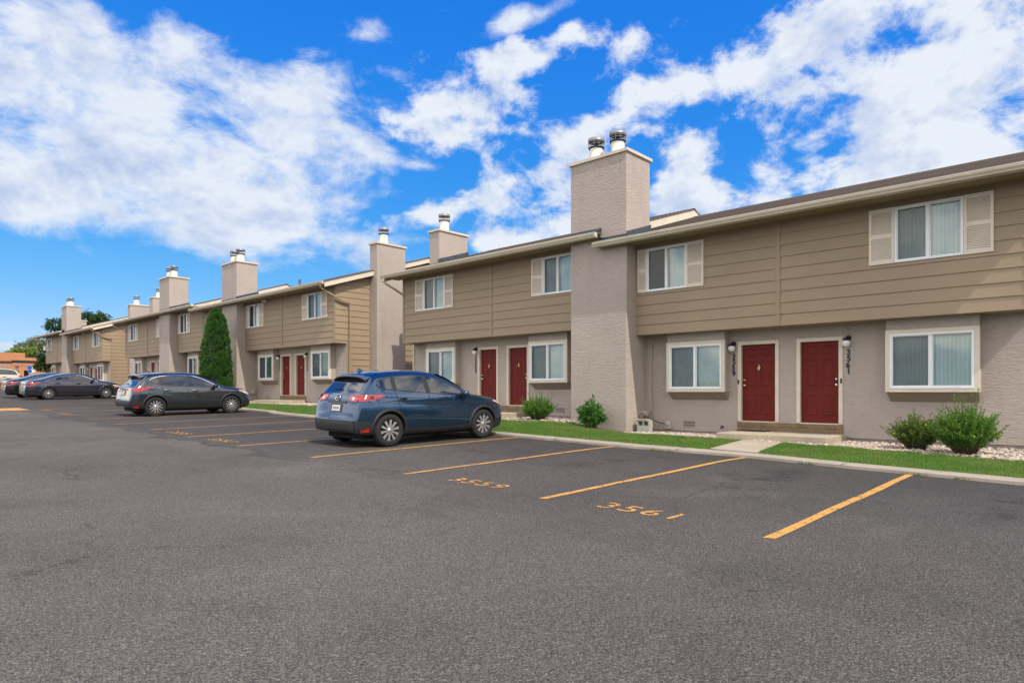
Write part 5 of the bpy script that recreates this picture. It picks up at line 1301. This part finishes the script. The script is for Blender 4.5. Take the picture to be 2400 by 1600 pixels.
def shrub(x,y,rad,h,label,mat,nst,nl,ll,lw,seed,flowers=0,wisps=10,lean=.9,cat='shrub',droop=0,low=.0):
    g=np.random.default_rng(seed); z=yard(x,y)-.02; r=thing('shrub',(x,y,z),label,cat,'shrubs along the house wall')
    st=MB(); P=[];D=[];N=[];L=[];W=[];tips=[]
    for i in range(nst):
        w=i<wisps; a=g.uniform(0,2*np.pi); q=math.sqrt(g.uniform(0,1)); 
        el=(1-q*.78) if not w else g.uniform(.6,1)
        ln=1.0*(g.uniform(.68,1.0) if not w else g.uniform(1.08,1.3))
        tip=np.array([math.cos(a)*rad*q*(1 if not w else .9)*ln,math.sin(a)*rad*q*ln,h*math.sqrt(max(.05,1-(q*.88)**2))*ln*g.uniform(.85,1.0)])
        root=np.array([math.cos(a)*.12*q,math.sin(a)*.12*q,0]); mid=root*.4+tip*.5+np.array([0,0,h*.10])+g.normal(0,.02,3)
        pts=[]
        for k in range(9):
            t=k/8; p=(1-t)**2*root+2*t*(1-t)*mid+t*t*tip; p[2]-=droop*t*t*t*.1; pts.append(p)
        st.tube([tuple(p) for p in pts[::2]],[.006,.005,.004,.003,.002],4,0,False)
        m=nl if not w else int(nl*.75)
        for j in range(m):
            t=g.uniform(.22 if not w else .4,1)**.8; k=min(7,int(t*8)); p=pts[k]+(pts[k+1]-pts[k])*(t*8-k)
            d=pts[k+1]-pts[k]; d=d/np.linalg.norm(d); o=d*.6+g.normal(0,.62,3)+np.array([0,0,.15-droop]); o/=np.linalg.norm(o)
            P.append(p+g.normal(0,.008,3)); D.append(o); nn=np.cross(o,g.normal(0,1,3)); N.append(nn/np.linalg.norm(nn)); L.append(g.uniform(.65,1.2)*ll); W.append(g.uniform(.7,1.2)*lw)
        tips.append(pts[-1])
    st.build('stems',M['bark'],r,local=True,recalc=False)
    quad_object('foliage',np.array(P),np.array(D),np.array(N),np.array(L),np.array(W),mat,r)
    if flowers:
        f=MB()
        for i in range(flowers):
            p=tips[g.integers(wisps,nst)]*g.uniform(.9,1.02); c=g.uniform(.013,.021); ax=g.normal(0,1,3)+np.array([.4,-1.2,.5]); ax/=np.linalg.norm(ax); u=np.cross(ax,[0,0,1.]); u/=np.linalg.norm(u); v=np.cross(ax,u)
            vs=[p+ax*.01]
            for k in range(10):
                q=2*math.pi*k/10; rr=c*(1 if k%2==0 else .55); vs.append(p+ax*.006*(k%2)+(u*math.cos(q)+v*math.sin(q))*rr)
            f.add([tuple(q) for q in vs],[(0,1+k,1+(k+1)%10) for k in range(10)])
        f.build('flowers',M['flower'],r,local=True,recalc=False)
    return r
shrub(-3.22,15.85,.60,.88,'smaller olive-green shrub dotted with yellow flowers under the right window',M['bush_b'],230,60,.044,.019,1,46,10)
shrub(-2.28,15.3,.70,1.08,'largest bright green feathery shrub with tall wisps, by the right window',M['bush_a'],420,64,.048,.018,2,16,26)
shrub(-13.45,15.6,.62,.86,'rounded fine-leaved green shrub beside the doorstep, in front of the floor vent',M['bush_a'],300,60,.052,.016,3,0,18)
shrub(-11.42,15.65,.47,.92,'broad-leaved glossy green shrub at the foot of the big chimney',M['broad'],80,32,.125,.055,4,0,6,droop=.35)

def tree(x,y,z0,h,crown,label,mat,nl,leaf,seed,cat='tree'):
    """tapered trunk and limbs; leaf clumps scattered through an uneven crown. crown: list of (dx,dy,dz,r)"""
    g=np.random.default_rng(seed); r=thing('tree',(x,y,z0),label,cat,'trees in the distance')
    t=MB(); t.tube([(0,0,-.2),(.05,0,h*.3),(.1,.05,h*.62)],[.045*h*.5,.035*h*.5,.02*h*.5],10)
    for (dx,dy,dz,rr) in crown: t.tube([(.05,0,h*.33),(dx*.5,dy*.5,(h*.33+dz)*.55),(dx,dy,dz)],[.012*h,.008*h,.004*h],7)
    t.build('trunk',M['bark'],r,local=True)
    P=[];N_=sum(c[3]**2 for c in crown)
    for (dx,dy,dz,rr) in crown:
        ncl=max(6,int(nl/26*rr*rr/N_))
        c=g.normal(0,1,(ncl,3)); c=unit(c)*(g.uniform(.35,1,(ncl,1))**.5)*rr*np.array([1,1,.8])*g.uniform(.75,1.02,(ncl,1))
        for q in c: P.append(np.array([dx,dy,dz])+q+g.normal(0,rr*.13,(26,3)))
    P=np.concatenate(P); n=len(P); D=unit(g.normal(0,1,(n,3))+np.array([0,0,-.2])); N=unit(np.cross(D,g.normal(0,1,(n,3))))
    quad_object('crown',P,D,N,g.uniform(.7,1.3,n)*leaf,g.uniform(.7,1.3,n)*leaf*.5,mat,r)
gz=lambda x:-.02*x+.25
tree(-114.7,28.5,gz(-114.7),12,[(0,0,9.6,2.0),(-2.4,-2.9,8.7,1.45),(1.4,1.8,9.6,1.6),(2.2,2.6,8.2,1.5),(.4,-.6,7.6,1.8),(3.1,3.9,7.7,1.1),(-1.2,-1.6,7.8,1.4)],'dark green leafy tree rising behind the farthest chimney',M['tree_dark'],9000,.36,21)
tree(-84.5,17.7,gz(-84.5),4.6,[(0,0,3.0,.85),(.2,.7,2.3,.8),(-.3,-.5,2.2,.75),(.4,1.3,1.75,.7),(0,-.7,3.2,.55),(.2,.6,3.4,.6)],'small dark leafy tree at the corner of the farthest townhouse row',M['tree_dark'],3800,.24,22)
tree(-126,24.9,gz(-126),9,[(0,0,6.1,1.7),(1,1.6,5.8,1.5),(-1.2,-1.7,5.4,1.3),(.5,2.6,5.2,1.3)],'pale olive tree showing above the orange brick building',M['tree_olive'],5000,.36,23)
tree(-121,21.9,gz(-121),7,[(0,0,4.7,1.1),(.5,1.2,4.8,1.0),(-.4,-1.1,4.3,.8)],'bright yellow-green tree just behind the orange brick parapet',M['tree_bright'],2600,.32,24)

# ------------------------------------------------------------------ small things by the doors
def slab(name,x0,x1,y0,y1,z,t,mat,label,cat):
    mb=MB(); mb.box(x0,x1,y0,y1,z,z+t); o=mb.build(name,mat,None); bv=o.modifiers.new('b','BEVEL'); bv.width=t*.4; bv.segments=2; return tag(o,label,cat)
slab('door_mat',-7.58,-6.78,16.72,17.2,-1.04+H+.001,.014,M['mat_black'],'dark brown door mat before the red door numbered 3559','door mat')
slab('door_mat',-6.0,-5.3,16.72,17.18,-1.04+H+.001,.012,M['mat_grey'],'grey door mat before the red door numbered 3561','door mat')
def block(z,label):
    r=MB(); x0,x1,y0,y1=-10.40,-10.0,16.48,16.69; h=.193; t=.035
    # holes face the lot: walls and webs around two cells
    r.box(x0,x1,y0,y1,z,z+t); r.box(x0,x1,y0,y1,z+h-t,z+h)
    for a in (x0,(x0+x1)/2-t/2,x1-t): r.box(a,a+t,y0+.0007,y1-.0007,z+t-.0005,z+h-t+.0005)
    r.box(x0+t,x1-t,y1-.02,y1-.015,z+t,z+h-t,0)
    o=r.build('concrete_block',M['block'],None); return tag(o,label,'concrete block','stacked concrete blocks')
def solid_block(z,label):
    r=MB(); x0,x1,y0,y1=-10.405,-10.005,16.475,16.685; r.box(x0,x1,y0,y1,z,z+.19); o=r.build('concrete_block',M['block'],None); b=o.modifiers.new('b','BEVEL'); b.width=.008; b.segments=2; return tag(o,label,'concrete block','stacked concrete blocks')
bz=yard(-10.2,16.58)-.01
solid_block(bz,'lower grey concrete block standing on the ground against the chimney'); block(bz+.193,'upper grey concrete block with two open cells, topmost of the stack')
slab('board',-10.43,-10.08,16.46,16.70,bz+.388,.022,M['ply'],'small pale wooden board lying on the concrete blocks','board')
mb=MB(); zc=bz+.42
coil=[(-10.28+.10*math.cos(t)-.02*t*.2,16.58+.03*math.sin(t*1.3),zc+.07+.065*math.sin(t)) for t in np.linspace(-1.2,6.6,30)]
path=coil+[(-10.15,16.75,zc-.0),(-10.1,16.95,zc-.06),(-10.02,17.15,zc-.14),(-9.97,17.26,zc-.15),(-9.93,17.27,zc-.24)]
mb.tube(path,.012,7); o=mb.build('cable',M['blackmetal'],None); tag(o,'black cable looped over the concrete blocks and run to the wall box','cable')

# ------------------------------------------------------------------ brick building and signs in the distance
M['brick']=mat_brick(); M['bronze']=simple('dark_bronze',(.03,.022,.02),.5,.2,6); M['brown']=simple('brown_recess',(.16,.085,.05),.8,.2,4); M['dkgreen']=simple('dark_green_door',(.022,.032,.028),.4,.2,5)
M['blue']=simple('blue_sign',(.01,.13,.62),.4,.05,10); M['whites']=simple('white_sign',(.75,.77,.76),.4,.05,10); M['galv']=simple('galvanised_steel',(.3,.31,.31),.5,.15,10,metal=.6)
def brick():
    X=-100.; z=gz(-100)-.4; r=thing('brick_building',(X,15,z),'low orange brick building with flat roof and dark fascia band','building')
    t=lambda zr:zr+H
    def yv(px): tt=(px-1200)/1544; S,C=math.sin(R(43)),math.cos(R(43)); return -X*(tt*S+C)/-(tt*C-S)
    y0,yc,y1=-6,yv(60),30
    m=MB(); ops=[(yv(29),yv(36.5),z,t(2.55)),(yv(39),yv(45),z,t(2.55)),(yv(56),yv(67.5),z,t(2.6))]
    ys=sorted({y0,y1,yc,*[v for o in ops for v in o[:2]]}); 
    for a,b in zip(ys,ys[1:]):
        o=[q for q in ops if q[0]<(a+b)/2<q[1]]; lo=o[0][3] if o else z
        m.quad((X,a,lo),(X,b,lo),(X,b,t(3.55)),(X,a,t(3.55)))
    for o in ops:
        for yy in o[:2]: m.quad((X,yy,o[2]),(X-.6,yy,o[2]),(X-.6,yy,o[3]),(X,yy,o[3]))
        m.quad((X,o[0],o[3]),(X,o[1],o[3]),(X-.6,o[1],o[3]),(X-.6,o[0],o[3]))
    m.quad((X-16,y0,z),(X,y0,z),(X,y0,t(3.55)),(X-16,y0,t(3.55))); m.quad((X-16,y1,z),(X,y1,z),(X,y1,t(3.55)),(X-16,y1,t(3.55)))
    m.build('wall',M['brick'],r,recalc=False)
    p=MB(); p.box(X-.4,X-.25,y0,yc,t(3.6),t(4.78)); p.box(X-16,X-.4,yc-.3,yc,t(3.6),t(4.78)); p.box(X-.4,X-.02,y0,yc-4,t(3.6),t(3.9)); p.build('parapet',M['brick'],r)
    p=MB(); p.box(X-.42,X-.26,yc+.002,y1,t(3.6),t(4.27)); p.build('low_parapet',M['brick'],r); 
    f=MB(); f.box(X-.3,X+.10,y0,yv(28),t(3.50),t(3.70)); f.box(X-.3,X+.10,yv(28)+.002,y1,t(3.62),t(3.84)); f.build('fascia_band',M['bronze'],r)
    f=MB(); f.box(X-.44,X-.2,yc+.0,y1+.1,t(4.27),t(4.40)); f.build('coping',M['bronze'],r)
    f=MB(); f.box(X-16,X-.3,y0,y1,t(3.5),t(3.6)); f.build('roof',M['bronze'],r)
    for i,o in enumerate(ops):
        d=MB(); d.quad((X-.58,o[0],o[2]),(X-.58,o[1],o[2]),(X-.58,o[1],o[3]),(X-.58,o[0],o[3])); d.build('door' if i==2 else 'recess',M['dkgreen'] if i==2 else M['brown'],r,recalc=False)
    l=MB(); l.box(X+.0,X+.25,yv(36),yv(38.5),t(3.05),t(3.12)); l.build('wall_light',M['bronze'],r)
    l=MB(); l.box(X+.0,X+.25,yv(40.5),yv(43),t(3.05),t(3.12)); l.build('wall_light',M['bronze'],r)
brick()
def px_at(px,X):
    tt=(px-1200)/1544; S,C=math.sin(R(43)),math.cos(R(43)); return -X*(tt*S+C)/-(tt*C-S)
def sign(px,X,zs,mat,shape,label):
    y=px_at(px,X); z=gz(X)-.1; r=thing('sign_post',(X,y,z),label,'sign'); m=MB(); m.tube([(X,y,z-.1),(X,y,zs+H+.3)],.04,8); m.build('post',M['galv'],r)
    for dz in shape:
        g=MB(); w,h=.20,.17; n=24
        g.prism_x([(y+w*math.copysign(abs(math.cos(q))**.6,math.cos(q)),zs+H+dz+h*math.copysign(abs(math.sin(q))**.6,math.sin(q))) for q in np.linspace(0,2*math.pi,n,endpoint=False)],X+.03,X+.06)
        g.build('sign_panel',mat,r)
sign(69,-88,2.42,M['blue'],(.18,-.2),'post with two blue sign panels before the brick building')
sign(76.5,-88,2.42,M['whites'],(.2,-.18),'post with two white sign panels beside the blue ones')
r=thing('pipe_railing',(-96,15,gz(-96)),'thin grey pipe railing running in front of the brick building','railing')
m=MB(); m.tube([(-96,px_at(-60,-96),3.12+H+.05),(-96,px_at(88,-96),3.02+H)],.035,8); m.build('rail',M['galv'],r)
for p in (-40,14,74):
    m=MB(); m.tube([(-96,px_at(p,-96),gz(-96)-.2),(-96,px_at(p,-96),3.05+H)],.035,8); m.build('post',M['galv'],r)
SUN_E=2.45; SKY_S=.12; EXPO=.60
CL_W=(.82,.875,.955); CL_G=(.46,.57,.82); CL_FILL=(2.1,1.96,1.82)  # last colour is overbright, for the fill cloud added out of view
CLOUDS=[(1.264, 0.31, 0.194, 0.08, 0, 0.98, 'v'), (1.386, 0.398, 0.066, 0.061, 0, 0.92, 'v'), (1.143, 0.219, 0.147, 0.033, 0.05, 0.95, 'v'), (1.378, 0.23, 0.086, 0.039, 0.12, 0.92, 'v'), (1.07, 0.408, 0.102, 0.036, 0, 0.8, 'v'), (1.028, 0.351, 0.072, 0.03, 0, 0.8, 'v'), (1.04, 0.253, 0.06, 0.032, 0, 0.58, 'v'), (1.213, 0.461, 0.041, 0.016, 0, 0.52, 'v'), (1.318, 0.442, 0.038, 0.025, 0.3, 0.75, 'v'), (1.218, 0.437, 0.028, 0.022, 0, 0.55, 'v'), (0.973, 0.489, 0.034, 0.01, 0, 0.33, 'v'), (0.828, 0.412, 0.073, 0.043, 0, 0.84, 'c'), (0.873, 0.369, 0.058, 0.021, 0, 0.84, 'c'), (0.757, 0.471, 0.054, 0.021, 0, 0.74, 'c'), (0.731, 0.514, 0.089, 0.014, -0.25, 0.7, 'v'), (0.851, 0.52, 0.035, 0.012, 0, 0.55, 'v'), (0.66, 0.494, 0.023, 0.014, 0, 0.8, 'c'), (0.582, 0.472, 0.038, 0.021, 0, 0.8, 'c'), (0.509, 0.426, 0.056, 0.025, 0, 0.88, 'c'), (0.574, 0.416, 0.043, 0.021, 0, 0.84, 'c'), (0.559, 0.374, 0.057, 0.019, 0, 0.7, 'c'), (0.92, 0.442, 0.04, 0.014, 0, 0.55, 'v'), (0.886, 0.326, 0.041, 0.007, 0, 0.45, 'v'), (0.854, 0.268, 0.083, 0.019, -0.3, 0.78, 'c'), (0.712, 0.299, 0.083, 0.047, 0, 0.88, 'c'), (0.666, 0.362, 0.044, 0.03, 0, 0.72, 'c'), (0.763, 0.227, 0.064, 0.021, 0, 0.74, 'c'), (0.699, 0.239, 0.054, 0.028, 0, 0.8, 'c'), (0.494, 0.313, 0.055, 0.039, 0, 0.9, 'c'), (0.485, 0.272, 0.069, 0.018, 0, 0.86, 'c'), (0.521, 0.245, 0.084, 0.027, 0, 0.7, 'c'), (0.325, 0.454, 0.101, 0.049, 0, 0.96, 'c'), (0.403, 0.422, 0.03, 0.023, 0, 0.85, 'c'), (0.153, 0.417, 0.12, 0.064, 0, 1.02, 'c'), (0.267, 0.36, 0.078, 0.059, 0, 0.95, 'c'), (0.158, 0.334, 0.088, 0.073, 0, 1.0, 'c'), (0.363, 0.32, 0.055, 0.027, 0, 0.82, 'c'), (0.262, 0.293, 0.105, 0.042, 0, 0.92, 'c'), (0.131, 0.266, 0.101, 0.053, 0, 0.86, 'c'), (0.437, 0.269, 0.053, 0.017, 0, 0.55, 'c'), (1.403, 0.054, 0.04, 0.007, 0, 0.95, 'c'), (0.738, 0.38, 0.204, 0.097, 0, 0.34, 'c'), (0.467, 0.35, 0.118, 0.083, 0, 0.25, 'c'), (0.967, 0.316, 0.113, 0.115, 0, 0.28, 'v'), (0.235, 0.427, 0.03, 0.021, 0.3, 0.32, 'h'), (0.319, 0.414, 0.035, 0.018, 0.2, 0.26, 'h'), (0.29, 0.377, 0.031, 0.017, -0.5, 0.22, 'h'), (0.467, 0.388, 0.072, 0.015, -0.35, 0.4, 'h'), (0.426, 0.335, 0.058, 0.036, 0, 0.25, 'h'), (-0.02, 0.322, 0.09, 0.098, 0, 0.9, 'c'), (1.521, 0.279, 0.092, 0.079, 0, 0.85, 'v')]
# ------------------------------------------------------------------ camera, sun, sky
cam=bpy.data.cameras.new('camera'); co=bpy.data.objects.new('camera',cam); COL.objects.link(co)
co.location=(0,0,H); co.rotation_euler=(R(90),0,R(43)); cam.sensor_width=36; cam.lens=1544/2400*36; cam.shift_y=117/2400
cam.clip_start=.05; cam.clip_end=5000; scene.camera=co
sd=Vector((1,-.234,1.25)).normalized()
sl=bpy.data.lights.new('sun','SUN'); so=bpy.data.objects.new('sun',sl); COL.objects.link(so)
sl.energy=SUN_E; sl.angle=R(.53); sl.color=(1,.925,.81)
so.rotation_euler=sd.to_track_quat('Z','Y').to_euler(); so.location=(20,-10,40)
w=bpy.data.worlds.new('World'); scene.world=w; w.use_nodes=True; nt=NT(w.node_tree)
bg=w.node_tree.nodes['Background']
sky=nt.node('ShaderNodeTexSky'); sky.sky_type='NISHITA'; sky.sun_disc=False
sky.sun_elevation=math.asin(sd.z); sky.sun_rotation=math.atan2(sd.x,sd.y); sky.air_density=1.0; sky.dust_density=.35; sky.ozone_density=2.2; sky.altitude=1400
tc=nt.node('ShaderNodeTexCoord'); dv=tc.outputs['Generated']
sp=nt.node('ShaderNodeSeparateXYZ'); nt.link(dv,sp.inputs[0]); X,Y,Z=sp.outputs
az=nt.math('ARCTAN2',nt.math('MULTIPLY',X,-1),Y)          # 0 towards the houses, + to the left
el=nt.math('ARCSINE',Z)
ae=nt.node('ShaderNodeCombineXYZ'); nt.link(az,ae.inputs[0]); nt.link(el,ae.inputs[1])
# cloud banks: az, el, half widths (rad), tilt, strength  -- directions in the sky, measured from north of the houses
BANKS=CLOUDS
def fb(off):
    v=nt.node('ShaderNodeVectorMath'); v.operation='ADD'; nt.link(ae.outputs[0],v.inputs[0]); v.inputs[1].default_value=(off[0],off[1],0); v=v.outputs[0]
    a_=nt.noise(nt.scalevec(v,(1,1.5,1)),7.5,8,.62,.2); b_=nt.noise(nt.scalevec(v,(1,1.3,1)),15,5,.62,.2)
    return nt.math('ADD',nt.math('MULTIPLY',a_,.66),nt.math('MULTIPLY',b_,.34))
n3=nt.noise(nt.scalevec(ae.outputs[0],(1,1.75,1)),7.5,9,.62,.22)
nn=fb((0,0)); nup=fb((-.012,.03))
tot=None; veil=None
for (a,e,sa,se,t,st,kind) in BANKS:
    da=nt.math('SUBTRACT',az,a); de=nt.math('SUBTRACT',el,e)
    c,s_=math.cos(t),math.sin(t)
    u=nt.math('ADD',nt.math('MULTIPLY',da,c/sa),nt.math('MULTIPLY',de,s_/sa)); v=nt.math('ADD',nt.math('MULTIPLY',de,c/se),nt.math('MULTIPLY',da,-s_/se))
    g=nt.math('MULTIPLY',nt.math('EXPONENT',nt.math('MULTIPLY',nt.math('ADD',nt.math('MULTIPLY',u,u),nt.math('MULTIPLY',v,v)),-.62)),st)
    scr=lambda p,q:nt.math('SUBTRACT',nt.math('ADD',p,q),nt.math('MULTIPLY',p,q))
    if kind=='v': veil=g if veil is None else scr(veil,g)
    else: tot=g if tot is None else (scr(tot,g) if kind=='c' else nt.math('SUBTRACT',tot,g))
# unseen sky behind and to the right: overbright cloud added to fill the shaded facade
back=nt.math('MAXIMUM',nt.smooth(Y,.15,-.25),nt.math('MULTIPLY',nt.smooth(X,.15,.45),1.0)); fill_cov=nt.math('MULTIPLY',back,nt.smooth(Z,-.01,.07))
tot=nt.math('MAXIMUM',tot,nt.math('MULTIPLY',fill_cov,.79))
den=nt.math('ADD',nt.math('MULTIPLY',nt.math('SUBTRACT',nn,.5),3.9),nt.math('SUBTRACT',nt.math('MULTIPLY',tot,1.25),.72))
cov=nt.smooth(den,-.12,.42)
vd=nt.math('ADD',nt.math('MULTIPLY',nt.math('SUBTRACT',n3,.5),2.6),nt.math('SUBTRACT',nt.math('MULTIPLY',veil,1.3),.68)); cvv=nt.smooth(vd,-.20,.52)
cov=nt.math('MAXIMUM',cov,nt.math('MULTIPLY',cvv,.96))
# cloud body: sunlit white, greyer where thicker cloud stands above (towards the sun)
thick=nt.math('MAXIMUM',nt.smooth(den,.02,.55),nt.math('MULTIPLY',nt.smooth(vd,.1,.7),.7))
rel=nt.math('MULTIPLY',nt.math('SUBTRACT',nup,nn),5.5)
sh=nt.noise(nt.scalevec(ae.outputs[0],(1,1.7,1)),4.5,6,.55,.3)
shade=nt.math('ADD',nt.math('MULTIPLY',rel,.8),nt.math('MULTIPLY',nt.ramp(sh,[(.42,0),(.66,1)]),nt.math('MULTIPLY',thick,.75)),clamp=True)
K=1/(SKY_S*2**EXPO)
kk=lambda c:tuple(x*K for x in c)
ccol=nt.mix(shade,kk(CL_W),kk(CL_G))
# clear sky: the physical sky, graded deeper and bluer like the photograph
sr=nt.node('ShaderNodeSeparateColor'); nt.link(sky.outputs[0],sr.inputs[0]); cr=nt.node('ShaderNodeCombineColor')
for i,(k_,p_,m_) in enumerate(((1.0,1.8,.62),(.76,.74,1.0),(1.0,.20,1.0))):
    v=nt.math('MINIMUM',nt.math('MULTIPLY',sr.outputs[i],.12),m_); nt.link(nt.math('MULTIPLY',nt.math('POWER',v,p_),k_*K),cr.inputs[i])
skc=cr.outputs[0]
bright=nt.mix(nt.math('MULTIPLY',fill_cov,1.0),ccol,kk(CL_FILL))
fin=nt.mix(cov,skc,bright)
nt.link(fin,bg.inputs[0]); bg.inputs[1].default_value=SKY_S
scene.view_settings.view_transform='Standard'; scene.view_settings.look='None'; scene.view_settings.gamma=1; scene.view_settings.exposure=EXPO
scene.cycles.max_bounces=6; scene.cycles.diffuse_bounces=3; scene.cycles.glossy_bounces=3; scene.cycles.transparent_max_bounces=10; scene.cycles.transmission_bounces=4
scene.cycles.caustics_reflective=False; scene.cycles.caustics_refractive=False
